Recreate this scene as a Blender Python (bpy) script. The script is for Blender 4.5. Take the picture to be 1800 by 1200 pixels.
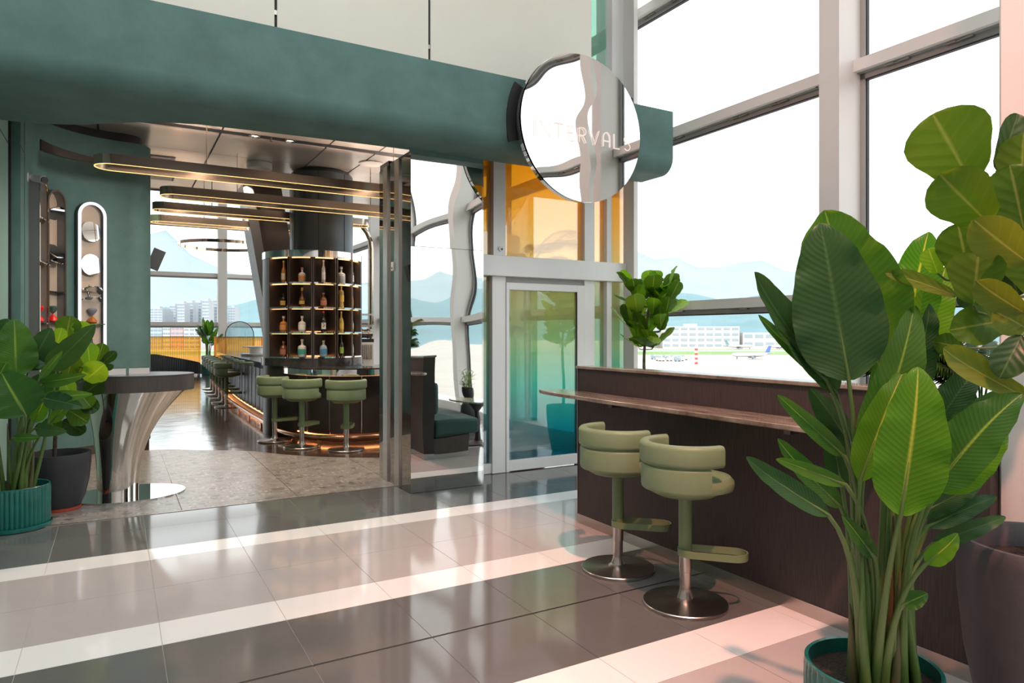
import bpy, math, random
from math import sin, cos, pi, radians, atan2, hypot
from mathutils import Vector, Matrix

random.seed(7)
for o in list(bpy.data.objects):
    bpy.data.objects.remove(o, do_unlink=True)
SC = bpy.context.scene
COL = SC.collection

# ------------------------------------------------------------------ camera
cam_d = bpy.data.cameras.new('camera')
cam = bpy.data.objects.new('camera', cam_d)
COL.objects.link(cam)
cam_d.sensor_width = 36.0
cam_d.lens = 24.22
cam_d.shift_y = -14.0 / 1800.0
cam_d.clip_start = 0.05
cam_d.clip_end = 8000
cam.location = (0, 0, 1.55)
cam.rotation_euler = (radians(90), 0, -radians(29.89))
SC.camera = cam

# ------------------------------------------------------------------ sky, sun, lamps, exposure
SC.view_settings.view_transform = 'Standard'
SC.view_settings.look = 'None'
SC.view_settings.gamma = 1.0
SC.view_settings.use_curve_mapping = False
SC.view_settings.exposure = 0.15
SC.cycles.max_bounces = 10
SC.cycles.transparent_max_bounces = 24
SC.cycles.glossy_bounces = 6
SC.cycles.diffuse_bounces = 5
SC.cycles.caustics_reflective = False
SC.cycles.caustics_refractive = False
SC.cycles.sample_clamp_indirect = 6.0

world = bpy.data.worlds.new('sky')
SC.world = world
world.use_nodes = True
wn, wl = world.node_tree.nodes, world.node_tree.links
wn.clear()
w_out = wn.new('ShaderNodeOutputWorld')
w_bg = wn.new('ShaderNodeBackground')
w_tc = wn.new('ShaderNodeTexCoord')
w_sep = wn.new('ShaderNodeSeparateXYZ')
w_rmp = wn.new('ShaderNodeValToRGB')
w_rmp.color_ramp.elements[0].position = 0.0
w_rmp.color_ramp.elements[0].color = (0.93, 0.97, 1.0, 1)
w_rmp.color_ramp.elements[1].position = 0.35
w_rmp.color_ramp.elements[1].color = (1.0, 1.0, 1.0, 1)
wl.new(w_tc.outputs['Generated'], w_sep.inputs[0])
wl.new(w_sep.outputs['Z'], w_rmp.inputs[0])
wl.new(w_rmp.outputs[0], w_bg.inputs[0])
w_bg.inputs[1].default_value = 2.3
wl.new(w_bg.outputs[0], w_out.inputs[0])


def lamp(name, kind, loc, energy, color=(1, 1, 1), size=1.0, size_y=None, aim=None, spot=None, blend=0.3):
    d = bpy.data.lights.new(name, kind)
    d.energy = energy
    d.color = color
    if kind == 'AREA':
        d.size = size
        if size_y:
            d.shape = 'RECTANGLE'
            d.size_y = size_y
    elif kind == 'SUN':
        d.angle = size
    else:
        d.shadow_soft_size = size
    if spot:
        d.spot_size = radians(spot)
        d.spot_blend = blend
    o = bpy.data.objects.new(name, d)
    COL.objects.link(o)
    o.location = loc
    if aim is not None:
        o.rotation_euler = (Vector(aim) - Vector(loc)).to_track_quat('-Z', 'Y').to_euler()
    return o


lamp('sun', 'SUN', (-50, -60, 60), 2.2, (1.0, 0.97, 0.92), radians(2), aim=(0, 0, 0))
# hall lighting high in the concourse ceiling
lamp('hall_light', 'AREA', (0.6, 1.5, 7.6), 230, (0.97, 0.99, 1.0), 4.0, 6.0, aim=(0.6, 1.5, 0))
lamp('hall_light', 'AREA', (0.0, -5.0, 7.6), 260, (0.97, 0.99, 1.0), 4.0, 5.0, aim=(0.0, -5.0, 0))
# pink spots out of view, read off the floor tint, leaf shadows and column
lamp('pink_light', 'SPOT', (1.0, -0.6, 7.6), 2300, (1.0, 0.36, 0.25), 0.10, aim=(3.05, 2.5, 0.0), spot=40, blend=0.8)
lamp('pink_light', 'SPOT', (-3.6, -2.6, 5.4), 900, (1.0, 0.40, 0.30), 0.20, aim=(4.3, 1.9, 5.0), spot=30, blend=0.6)
# two slot downlights; the other spots are added, unseen, to brighten the bar
for bx, by, be in ((1.62, 9.76, 14), (2.08, 9.76, 14), (1.85, 8.0, 260), (3.9, 9.76, 130), (0.9, 9.0, 120), (2.0, 12.9, 130), (0.9, 12.9, 120), (3.9, 12.9, 130), (4.5, 7.7, 160), (0.7, 7.7, 130)):
    lamp('bar_light_and_fill', 'SPOT', (bx, by, 4.18), be, (1.0, 0.74, 0.56), 0.05, aim=(bx, by, 0), spot=130, blend=0.8)

lamp('wall_fill', 'SPOT', (1.7, 6.75, 3.25), 250, (1.0, 0.95, 0.9), 0.15, aim=(-0.35, 10.0, 2.2), spot=62, blend=0.9)  # added spot, no fixture, stands in for daylight on the green wall
# upward spots added near the rings to brighten the bar ceiling
for ux, uy, ue in ((0.9, 9.1, 85), (3.0, 9.1, 85), (3.9, 10.62, 45), (0.9, 11.9, 34), (3.5, 11.9, 30), (2.0, 13.2, 44)):
    lamp('ceiling_fill', 'SPOT', (ux, uy, 3.40), ue, (1.0, 0.72, 0.56), 0.03, aim=(ux, uy, 5.0), spot=150, blend=0.9)

# ------------------------------------------------------------------ materials
def new_mat(name):
    m = bpy.data.materials.new(name)
    m.use_nodes = True
    m.node_tree.nodes.clear()
    return m, m.node_tree.nodes, m.node_tree.links


def rgba(c):
    return (c[0], c[1], c[2], 1.0)


def mat(name, color, rough=0.5, metal=0.0, spec=0.5, var=0.0, vscale=4.0, bump=0.0, bscale=40.0,
        color2=None, stretch=(1, 1, 1), detail=4.0, coat=0.0, emit=None, estr=0.0, subsurf=0.0, rvar=0.0):
    m, n, l = new_mat(name)
    out = n.new('ShaderNodeOutputMaterial')
    b = n.new('ShaderNodeBsdfPrincipled')
    l.new(b.outputs[0], out.inputs[0])
    b.inputs['Base Color'].default_value = rgba(color)
    b.inputs['Roughness'].default_value = rough
    b.inputs['Metallic'].default_value = metal
    b.inputs['Specular IOR Level'].default_value = spec
    b.inputs['Coat Weight'].default_value = coat
    b.inputs['Coat Roughness'].default_value = 0.06
    if emit:
        b.inputs['Emission Color'].default_value = rgba(emit)
        b.inputs['Emission Strength'].default_value = estr
    if var or color2 or bump or rvar:
        tc = n.new('ShaderNodeTexCoord')
        mp = n.new('ShaderNodeMapping')
        mp.inputs['Scale'].default_value = stretch
        l.new(tc.outputs['Object'], mp.inputs[0])
    if var or color2 or rvar:
        nz = n.new('ShaderNodeTexNoise')
        nz.inputs['Scale'].default_value = vscale
        nz.inputs['Detail'].default_value = detail
        nz.inputs['Roughness'].default_value = 0.62
        l.new(mp.outputs[0], nz.inputs['Vector'])
        r = n.new('ShaderNodeValToRGB')
        c2 = color2 if color2 else tuple(min(1, c * (1 + var)) for c in color)
        c1 = color if color2 else tuple(c * (1 - var) for c in color)
        r.color_ramp.elements[0].position = 0.34
        r.color_ramp.elements[0].color = rgba(c1)
        r.color_ramp.elements[1].position = 0.66
        r.color_ramp.elements[1].color = rgba(c2)
        l.new(nz.outputs['Fac'], r.inputs[0])
        l.new(r.outputs[0], b.inputs['Base Color'])
        if rvar:
            mr = n.new('ShaderNodeMapRange')
            mr.inputs[3].default_value = max(0.0, rough - rvar)
            mr.inputs[4].default_value = rough + rvar
            l.new(nz.outputs['Fac'], mr.inputs[0])
            l.new(mr.outputs[0], b.inputs['Roughness'])
    if bump:
        nb = n.new('ShaderNodeTexNoise')
        nb.inputs['Scale'].default_value = bscale
        nb.inputs['Detail'].default_value = 3.0
        l.new(mp.outputs[0], nb.inputs['Vector'])
        bp = n.new('ShaderNodeBump')
        bp.inputs['Strength'].default_value = bump
        bp.inputs['Distance'].default_value = 0.02
        l.new(nb.outputs['Fac'], bp.inputs['Height'])
        l.new(bp.outputs[0], b.inputs['Normal'])
    return m


def glass_mat(name, tint=(1, 1, 1), refl=1.0, film=0.0, film_color=None, ramp=None, rough=0.0):
    """Thin pane: see-through body with a mirror sheen that follows the angle; ramp = [(height, colour)] for a colour film."""
    m, n, l = new_mat(name)
    out = n.new('ShaderNodeOutputMaterial')
    tr = n.new('ShaderNodeBsdfTransparent')
    tr.inputs[0].default_value = rgba(tint)
    gl = n.new('ShaderNodeBsdfGlossy')
    gl.inputs['Roughness'].default_value = rough
    lw = n.new('ShaderNodeLayerWeight')
    lw.inputs['Blend'].default_value = 0.5
    pw = n.new('ShaderNodeMath')
    pw.operation = 'POWER'
    pw.inputs[1].default_value = 4.0
    l.new(lw.outputs['Facing'], pw.inputs[0])
    mul = n.new('ShaderNodeMath')
    mul.operation = 'MULTIPLY_ADD'
    mul.use_clamp = True
    mul.inputs[1].default_value = 0.8 * min(refl, 1.0)
    mul.inputs[2].default_value = 0.04 * refl
    l.new(pw.outputs[0], mul.inputs[0])
    body = tr.outputs[0]
    if ramp or film:
        df = n.new('ShaderNodeBsdfDiffuse')
        tl = n.new('ShaderNodeBsdfTranslucent')
        half = n.new('ShaderNodeMixShader')
        half.inputs[0].default_value = 0.6
        l.new(df.outputs[0], half.inputs[1])
        l.new(tl.outputs[0], half.inputs[2])
        bm_ = n.new('ShaderNodeMixShader')
        bm_.inputs[0].default_value = film
        l.new(tr.outputs[0], bm_.inputs[1])
        l.new(half.outputs[0], bm_.inputs[2])
        if ramp:
            ge = n.new('ShaderNodeNewGeometry')
            sp = n.new('ShaderNodeSeparateXYZ')
            l.new(ge.outputs['Position'], sp.inputs[0])
            mr = n.new('ShaderNodeMapRange')
            lo, hi = ramp[0][0], ramp[-1][0]
            mr.inputs[1].default_value = lo
            mr.inputs[2].default_value = hi
            l.new(sp.outputs['Z'], mr.inputs[0])
            r = n.new('ShaderNodeValToRGB')
            els = r.color_ramp.elements
            while len(els) < len(ramp):
                els.new(0.5)
            for e, (h, c) in zip(els, ramp):
                e.position = (h - lo) / (hi - lo)
                e.color = rgba(c)
            l.new(mr.outputs[0], r.inputs[0])
            for nd in (tr, df, tl):
                l.new(r.outputs[0], nd.inputs[0])
        else:
            for nd in (df, tl):
                nd.inputs[0].default_value = rgba(film_color or tint)
        body = bm_.outputs[0]
    mx = n.new('ShaderNodeMixShader')
    l.new(mul.outputs[0], mx.inputs[0])
    l.new(body, mx.inputs[1])
    l.new(gl.outputs[0], mx.inputs[2])
    l.new(mx.outputs[0], out.inputs[0])
    return m


def emit_mat(name, color, strength):
    m, n, l = new_mat(name)
    out = n.new('ShaderNodeOutputMaterial')
    e = n.new('ShaderNodeEmission')
    e.inputs[0].default_value = rgba(color)
    e.inputs[1].default_value = strength
    l.new(e.outputs[0], out.inputs[0])
    return m


def leaf_mat(name, dark, light, rib, veins=9.0, gloss=0.3, transl=0.35, skew=0.35, bump=0.35):
    """Leaf with a pale midrib and side veins drawn from its own UV; lets light through."""
    m, n, l = new_mat(name)
    out = n.new('ShaderNodeOutputMaterial')
    uv = n.new('ShaderNodeUVMap')
    sp = n.new('ShaderNodeSeparateXYZ')
    l.new(uv.outputs[0], sp.inputs[0])

    def math_(op, a, b=None, clamp=False):
        k = n.new('ShaderNodeMath')
        k.operation = op
        k.use_clamp = clamp
        for i, x in enumerate((a, b)):
            if x is None:
                continue
            if isinstance(x, (int, float)):
                k.inputs[i].default_value = x
            else:
                l.new(x, k.inputs[i])
        return k.outputs[0]
    au = math_('ABSOLUTE', math_('SUBTRACT', sp.outputs[0], 0.5))          # 0 at the midrib, 0.5 at the edge
    ph = math_('MULTIPLY', math_('SUBTRACT', sp.outputs[1], math_('MULTIPLY', au, skew)), veins * 2 * pi)
    wave = math_('SINE', ph)
    vein = math_('POWER', math_('MAXIMUM', wave, 0.0), 5.0)
    mid = math_('SUBTRACT', 1.0, math_('MULTIPLY', au, 26.0), True)
    oi = n.new('ShaderNodeObjectInfo')
    nz = n.new('ShaderNodeTexNoise')
    nz.inputs['Scale'].default_value = 5.0
    tc = n.new('ShaderNodeTexCoord')
    l.new(tc.outputs['Object'], nz.inputs['Vector'])
    f0 = math_('ADD', math_('MULTIPLY', oi.outputs['Random'], 0.75), math_('MULTIPLY', math_('SUBTRACT', nz.outputs[0], 0.5), 0.5), True)
    mix1 = n.new('ShaderNodeMixRGB')
    mix1.inputs[1].default_value = rgba(dark)
    mix1.inputs[2].default_value = rgba(light)
    l.new(f0, mix1.inputs[0])
    mix2 = n.new('ShaderNodeMixRGB')
    mix2.inputs[2].default_value = rgba(rib)
    l.new(mix1.outputs[0], mix2.inputs[1])
    l.new(math_('ADD', math_('MULTIPLY', vein, 0.07), math_('MULTIPLY', mid, 0.8), True), mix2.inputs[0])
    b = n.new('ShaderNodeBsdfPrincipled')
    b.inputs['Roughness'].default_value = gloss
    b.inputs['Specular IOR Level'].default_value = 0.22
    l.new(mix2.outputs[0], b.inputs['Base Color'])
    bp = n.new('ShaderNodeBump')
    bp.inputs['Strength'].default_value = bump
    bp.inputs['Distance'].default_value = 0.006
    l.new(math_('SUBTRACT', math_('MULTIPLY', wave, 0.5), math_('MULTIPLY', mid, 1.0)), bp.inputs['Height'])
    l.new(bp.outputs[0], b.inputs['Normal'])
    tl = n.new('ShaderNodeBsdfTranslucent')
    hs = n.new('ShaderNodeMixRGB')
    hs.blend_type = 'MULTIPLY'
    hs.inputs[0].default_value = 1.0
    hs.inputs[2].default_value = (1.9, 1.7, 0.5, 1)
    l.new(mix2.outputs[0], hs.inputs[1])
    l.new(hs.outputs[0], tl.inputs[0])
    mx = n.new('ShaderNodeMixShader')
    mx.inputs[0].default_value = transl
    l.new(b.outputs[0], mx.inputs[1])
    l.new(tl.outputs[0], mx.inputs[2])
    l.new(mx.outputs[0], out.inputs[0])
    return m


def wood_floor_mat():
    m, n, l = new_mat('herringbone_wood')
    out = n.new('ShaderNodeOutputMaterial')
    b = n.new('ShaderNodeBsdfPrincipled')
    tc = n.new('ShaderNodeTexCoord')
    mp = n.new('ShaderNodeMapping')
    mp.inputs['Rotation'].default_value = (0, 0, radians(45))
    l.new(tc.outputs['Object'], mp.inputs[0])
    br = n.new('ShaderNodeTexBrick')
    br.offset = 0.5
    br.inputs['Color1'].default_value = (0.050, 0.030, 0.022, 1)
    br.inputs['Color2'].default_value = (0.105, 0.066, 0.047, 1)
    br.inputs['Mortar'].default_value = (0.012, 0.009, 0.008, 1)
    br.inputs['Scale'].default_value = 1.0
    br.inputs['Brick Width'].default_value = 0.6
    br.inputs['Row Height'].default_value = 0.11
    br.inputs['Mortar Size'].default_value = 0.004
    l.new(mp.outputs[0], br.inputs['Vector'])
    l.new(br.outputs['Color'], b.inputs['Base Color'])
    b.inputs['Roughness'].default_value = 0.13
    b.inputs['Specular IOR Level'].default_value = 0.9
    b.inputs['Coat Weight'].default_value = 0.35
    b.inputs['Coat Roughness'].default_value = 0.08
    nz = n.new('ShaderNodeTexNoise')
    nz.inputs['Scale'].default_value = 2.2
    nz.inputs['Detail'].default_value = 5.0
    l.new(mp.outputs[0], nz.inputs['Vector'])
    ad = n.new('ShaderNodeMath')
    ad.operation = 'ADD'
    l.new(nz.outputs['Fac'], ad.inputs[0])
    mu = n.new('ShaderNodeMath')
    mu.operation = 'MULTIPLY'
    mu.inputs[1].default_value = 0.4
    l.new(br.outputs['Color'], mu.inputs[0])
    l.new(mu.outputs[0], ad.inputs[1])
    bp = n.new('ShaderNodeBump')
    bp.inputs['Strength'].default_value = 0.34
    bp.inputs['Distance'].default_value = 0.02
    l.new(ad.outputs[0], bp.inputs['Height'])
    l.new(bp.outputs[0], b.inputs['Normal'])
    l.new(b.outputs[0], out.inputs[0])
    return m


def terrazzo_mat():
    m, n, l = new_mat('terrazzo')
    out = n.new('ShaderNodeOutputMaterial')
    b = n.new('ShaderNodeBsdfPrincipled')
    ge = n.new('ShaderNodeNewGeometry')
    base = n.new('ShaderNodeTexNoise')
    base.inputs['Scale'].default_value = 7.0
    base.inputs['Detail'].default_value = 6.0
    l.new(ge.outputs['Position'], base.inputs['Vector'])
    rb = n.new('ShaderNodeValToRGB')
    rb.color_ramp.elements[0].position = 0.3
    rb.color_ramp.elements[0].color = (0.20, 0.188, 0.173, 1)
    rb.color_ramp.elements[1].position = 0.7
    rb.color_ramp.elements[1].color = (0.325, 0.31, 0.288, 1)
    l.new(base.outputs['Fac'], rb.inputs[0])
    col = rb.outputs[0]
    for sc, th, c in ((7.0, 0.27, (0.15, 0.14, 0.13)), (17.0, 0.27, (0.46, 0.44, 0.41)), (24.0, 0.25, (0.08, 0.074, 0.07))):
        vo = n.new('ShaderNodeTexVoronoi')
        vo.inputs['Scale'].default_value = sc
        l.new(ge.outputs['Position'], vo.inputs['Vector'])
        lt = n.new('ShaderNodeMath')
        lt.operation = 'LESS_THAN'
        lt.inputs[1].default_value = th
        l.new(vo.outputs['Distance'], lt.inputs[0])
        pick = n.new('ShaderNodeSeparateXYZ')
        l.new(vo.outputs['Color'], pick.inputs[0])
        gt = n.new('ShaderNodeMath')
        gt.operation = 'GREATER_THAN'
        gt.inputs[1].default_value = 0.5
        l.new(pick.outputs[0], gt.inputs[0])
        an = n.new('ShaderNodeMath')
        an.operation = 'MULTIPLY'
        l.new(lt.outputs[0], an.inputs[0])
        l.new(gt.outputs[0], an.inputs[1])
        mx = n.new('ShaderNodeMixRGB')
        mx.inputs[2].default_value = rgba(c)
        l.new(an.outputs[0], mx.inputs[0])
        l.new(col, mx.inputs[1])
        col = mx.outputs[0]
    l.new(col, b.inputs['Base Color'])
    b.inputs['Roughness'].default_value = 0.28
    l.new(b.outputs[0], out.inputs[0])
    return m


M = {}
M['plaster'] = mat('green_plaster', (0.085, 0.168, 0.156), 0.62, spec=0.35, var=0.16, vscale=2.4, bump=0.05, bscale=30, detail=9)
M['plaster_panel'] = mat('green_panel', (0.25, 0.43, 0.39), 0.4, spec=0.4, var=0.05, vscale=2)  # green lightened in place of window light on this wall
M['cream'] = mat('cream_panel', (0.72, 0.70, 0.62), 0.45, var=0.02, vscale=1.5)
M['black'] = mat('black_gap', (0.006, 0.006, 0.007), 0.6)
M['charcoal'] = mat('charcoal_paint', (0.022, 0.024, 0.028), 0.5)
M['white'] = mat('white_paint', (0.80, 0.81, 0.80), 0.35, var=0.015, vscale=2)
M['column_white'] = mat('column_paint', (0.74, 0.72, 0.70), 0.4, var=0.015, vscale=2)
M['roof'] = mat('ceiling_white', (0.78, 0.77, 0.74), 0.6, var=0.02)
M['outer_wall'] = mat('hall_wall_white', (0.70, 0.66, 0.63), 0.6, var=0.03)
M['frame_grey'] = mat('frame_grey', (0.36, 0.36, 0.35), 0.45)
M['gasket'] = mat('gasket', (0.02, 0.02, 0.03), 0.5)
M['ceil'] = mat('ceiling_metal_panel', (0.84, 0.78, 0.72), 0.24, metal=0.62, spec=0.6, var=0.03, vscale=1.2, stretch=(1, 1, 1))
M['chrome'] = mat('polished_steel', (0.78, 0.78, 0.77), 0.035, metal=1.0)
M['mirror'] = mat('mirror_steel', (0.86, 0.88, 0.86), 0.012, metal=1.0)
M['pier_dark'] = mat('smoked_mirror_steel', (0.42, 0.40, 0.38), 0.03, metal=1.0)
M['pedestal'] = mat('hammered_steel', (0.72, 0.70, 0.66), 0.07, metal=1.0, bump=0.05, bscale=5.0)
M['brushed'] = mat('brushed_steel', (0.50, 0.47, 0.44), 0.26, metal=1.0, bump=0.04, bscale=90, stretch=(1, 1, 6))
M['bronze'] = mat('dark_bronze', (0.16, 0.13, 0.115), 0.32, metal=0.75, var=0.08, vscale=3)
M['bronze_deep'] = mat('deep_bronze', (0.052, 0.042, 0.039), 0.34, metal=0.45, var=0.1, vscale=3)
M['copper'] = mat('copper_tube', (0.66, 0.36, 0.22), 0.22, metal=1.0)
M['gold'] = mat('gold_steel', (0.55, 0.46, 0.36), 0.08, metal=1.0)
M['slate'] = mat('slate_metal', (0.085, 0.098, 0.108), 0.36, metal=0.55, var=0.04, vscale=2)
M['slate_light'] = mat('slate_metal_light', (0.20, 0.20, 0.205), 0.4, metal=0.5, var=0.04, vscale=2)
M['linen'] = mat('brown_woven_panel', (0.044, 0.034, 0.033), 0.55, spec=0.3, color2=(0.072, 0.057, 0.055), vscale=55, stretch=(3.0, 3.0, 0.12), detail=3)
M['linen_dark'] = mat('brown_oak_panel', (0.060, 0.048, 0.044), 0.45, color2=(0.082, 0.066, 0.061), vscale=30, stretch=(2, 2, 0.15))
M['marble'] = mat('brown_marble', (0.13, 0.085, 0.055), 0.09, color2=(0.38, 0.34, 0.28), vscale=4.5, stretch=(3.2, 0.8, 1), detail=9, spec=0.6)
M['marble_green'] = mat('green_marble', (0.10, 0.15, 0.10), 0.1, color2=(0.42, 0.48, 0.38), vscale=6, detail=8)
M['marble_black'] = mat('black_marble', (0.018, 0.017, 0.018), 0.08, color2=(0.07, 0.065, 0.062), vscale=9, detail=8)
M['sage'] = mat('sage_leather', (0.185, 0.262, 0.145), 0.42, spec=0.4, var=0.05, vscale=8, bump=0.08, bscale=160)
M['sage_metal'] = mat('sage_metal', (0.165, 0.235, 0.115), 0.4, spec=0.45, var=0.03, vscale=6)
M['teal_fabric'] = mat('teal_fabric', (0.045, 0.100, 0.100), 0.75, spec=0.2, var=0.08, vscale=30)
M['teal_glaze'] = mat('teal_glaze', (0.010, 0.140, 0.118), 0.22, var=0.10, vscale=8, coat=0.3)
M['pot_grey'] = mat('grey_stone_pot', (0.066, 0.063, 0.070), 0.6, var=0.10, vscale=9, bump=0.06, bscale=60)
M['pot_dark'] = mat('dark_stone_pot', (0.036, 0.037, 0.043), 0.55, var=0.08, vscale=7)
M['terracotta'] = mat('red_saucer', (0.36, 0.050, 0.026), 0.5, var=0.05)
M['soil'] = mat('soil', (0.004, 0.003, 0.002), 0.95, color2=(0.045, 0.028, 0.018), vscale=110, bump=0.9, bscale=70)
M['bark'] = mat('bark', (0.090, 0.062, 0.045), 0.8, var=0.35, vscale=30, bump=0.5, bscale=60)
M['tile_dark'] = mat('tile_dark_grey', (0.135, 0.138, 0.133), 0.085, spec=0.62, var=0.05, vscale=1.8, detail=7)
M['tile_mid'] = mat('tile_warm_grey', (0.49, 0.455, 0.442), 0.085, spec=0.62, var=0.035, vscale=1.8, detail=7)
M['tile_white'] = mat('tile_white', (0.86, 0.85, 0.83), 0.085, spec=0.6, var=0.015, vscale=1.8)
M['grout'] = mat('grout', (0.52, 0.50, 0.47), 0.6)
M['grout_dark'] = mat('terrazzo_joint', (0.10, 0.09, 0.08), 0.6)
M['terrazzo'] = terrazzo_mat()
M['wood'] = wood_floor_mat()
M['glass'] = glass_mat('window_glass', (0.965, 0.985, 0.985), 0.75)
M['glass_green'] = glass_mat('green_glass', (0.62, 0.88, 0.77), 1.0, film=0.45, film_color=(0.52, 0.80, 0.68))
FILM = [(0.0, (0.010, 0.26, 0.36)), (0.45, (0.02, 0.52, 0.58)), (0.95, (0.20, 0.80, 0.70)), (1.45, (0.60, 0.82, 0.52)),
        (2.0, (0.74, 0.72, 0.36)), (2.5, (0.95, 0.76, 0.40)), (3.0, (1.0, 0.66, 0.17)), (3.6, (1.0, 0.58, 0.06))]
M['film'] = glass_mat('gradient_film_glass', (1, 1, 1), 5.5, film=0.45, ramp=FILM)
ORANGE = [(0.0, (0.008, 0.018, 0.022)), (0.72, (0.012, 0.022, 0.026)), (0.74, (0.95, 0.42, 0.06)), (1.45, (1.0, 0.46, 0.06))]
M['orange_glass'] = glass_mat('orange_ribbed_glass', (1, 1, 1), 1.0, film=0.55, film_color=(1.0, 0.40, 0.05))
M['orange_glass2'] = glass_mat('orange_thin_glass', (1.0, 0.50, 0.08), 1.0, film=0.5, film_color=(1.0, 0.46, 0.06))
M['ink_glass'] = glass_mat('ink_glass', (0.05, 0.09, 0.11), 1.0, film=0.5, film_color=(0.03, 0.055, 0.065))
M['led_gold'] = emit_mat('led_gold', (1.0, 0.60, 0.22), 1.7)
M['led_warm'] = emit_mat('led_warm', (1.0, 0.50, 0.22), 3.0)
M['ring'] = mat('ring_bronze', (0.66, 0.56, 0.47), 0.13, metal=0.9)
M['led_orange'] = emit_mat('led_orange', (1.0, 0.33, 0.10), 7.0)
M['led_white'] = emit_mat('led_white', (0.86, 0.88, 1.0), 1.25)
M['led_amber'] = emit_mat('led_amber', (1.0, 0.52, 0.16), 1.1)
M['neon'] = emit_mat('neon', (1.0, 0.80, 0.72), 0.93)
M['niche_back'] = mat('niche_back', (0.52, 0.45, 0.37), 0.4, metal=0.0, color2=(0.56, 0.40, 0.29), vscale=2.2, stretch=(1, 1, 0.7))
M['plastic_white'] = mat('white_plastic', (0.7, 0.7, 0.68), 0.35)
M['plastic_black'] = mat('black_plastic', (0.015, 0.015, 0.016), 0.35)
M['grass'] = mat('airfield_grass', (0.17, 0.285, 0.095), 0.9, var=0.12, vscale=0.02)
M['apron'] = mat('apron_concrete', (0.43, 0.385, 0.35), 0.9, var=0.06, vscale=0.012, stretch=(1, 1, 1))
M['runway'] = mat('runway', (0.47, 0.44, 0.41), 0.9, var=0.05, vscale=0.01)
M['hill_far'] = mat('hill_far', (0.315, 0.385, 0.415), 1.0, spec=0.0, var=0.04, vscale=0.004)  # distance haze mixed into the base colour, paler than the near ridge
M['hill_near'] = mat('hill_near', (0.185, 0.285, 0.315), 1.0, spec=0.0, var=0.07, vscale=0.006)  # some haze in the colour too, less than on the far ridge
M['bldg'] = mat('terminal_white', (0.56, 0.56, 0.55), 0.7)
M['bldg_window'] = mat('terminal_window', (0.30, 0.36, 0.39), 0.5)
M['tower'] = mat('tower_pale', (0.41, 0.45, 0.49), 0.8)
M['tower_window'] = mat('tower_window', (0.24, 0.31, 0.38), 0.5)
M['tower_pink'] = mat('tower_pink', (0.66, 0.36, 0.38), 0.7)
M['red'] = mat('red_paint', (0.65, 0.07, 0.06), 0.5)
M['blue_paint'] = mat('tail_blue', (0.10, 0.16, 0.42), 0.4)
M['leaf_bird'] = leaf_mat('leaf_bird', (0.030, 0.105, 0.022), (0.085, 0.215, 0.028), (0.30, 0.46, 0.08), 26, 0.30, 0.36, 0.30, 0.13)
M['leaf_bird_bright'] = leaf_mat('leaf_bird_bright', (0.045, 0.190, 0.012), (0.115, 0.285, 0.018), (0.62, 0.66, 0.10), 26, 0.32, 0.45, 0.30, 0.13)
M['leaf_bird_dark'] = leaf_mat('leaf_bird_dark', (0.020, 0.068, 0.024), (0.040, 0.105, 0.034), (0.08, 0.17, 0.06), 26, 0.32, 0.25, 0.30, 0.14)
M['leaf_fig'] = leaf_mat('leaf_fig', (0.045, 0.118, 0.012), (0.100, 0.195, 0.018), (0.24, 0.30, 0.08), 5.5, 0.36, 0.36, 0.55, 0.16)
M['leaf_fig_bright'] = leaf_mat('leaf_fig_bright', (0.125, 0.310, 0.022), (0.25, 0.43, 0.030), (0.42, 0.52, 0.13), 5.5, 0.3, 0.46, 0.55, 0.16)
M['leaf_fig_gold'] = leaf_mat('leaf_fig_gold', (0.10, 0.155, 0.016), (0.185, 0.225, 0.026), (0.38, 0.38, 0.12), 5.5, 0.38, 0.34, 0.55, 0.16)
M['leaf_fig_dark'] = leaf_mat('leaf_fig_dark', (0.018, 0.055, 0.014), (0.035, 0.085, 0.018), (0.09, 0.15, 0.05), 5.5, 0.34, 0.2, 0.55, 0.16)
M['leaf_palm'] = leaf_mat('leaf_palm', (0.022, 0.070, 0.016), (0.050, 0.115, 0.022), (0.09, 0.16, 0.04), 1, 0.4, 0.25, 0.0, 0.0)
M['leaf_bamboo'] = leaf_mat('leaf_bamboo', (0.10, 0.24, 0.03), (0.22, 0.38, 0.05), (0.3, 0.45, 0.1), 1, 0.4, 0.3, 0.0, 0.0)
M['stem_green'] = mat('stem_green', (0.060, 0.135, 0.026), 0.4, color2=(0.110, 0.165, 0.042), vscale=3, stretch=(4, 4, 0.6))
M['stem_tan'] = mat('stem_tan', (0.135, 0.088, 0.045), 0.55, color2=(0.075, 0.105, 0.030), vscale=3, stretch=(5, 5, 0.7))
for nm, c, rg in (('amber', (0.42, 0.15, 0.03), 0.08), ('whisky', (0.50, 0.20, 0.05), 0.08), ('clear', (0.62, 0.62, 0.60), 0.06),
                  ('ink', (0.012, 0.010, 0.010), 0.12), ('gold_liquor', (0.55, 0.38, 0.08), 0.08), ('brown', (0.15, 0.055, 0.02), 0.1),
                  ('green', (0.03, 0.08, 0.03), 0.1), ('teal_b', (0.30, 0.52, 0.44), 0.1), ('blue_b', (0.30, 0.44, 0.55), 0.1), ('silver', (0.45, 0.45, 0.47), 0.15)):
    M['b_' + nm] = mat('bottle_' + nm, c, rg, spec=0.7, coat=0.4)
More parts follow.
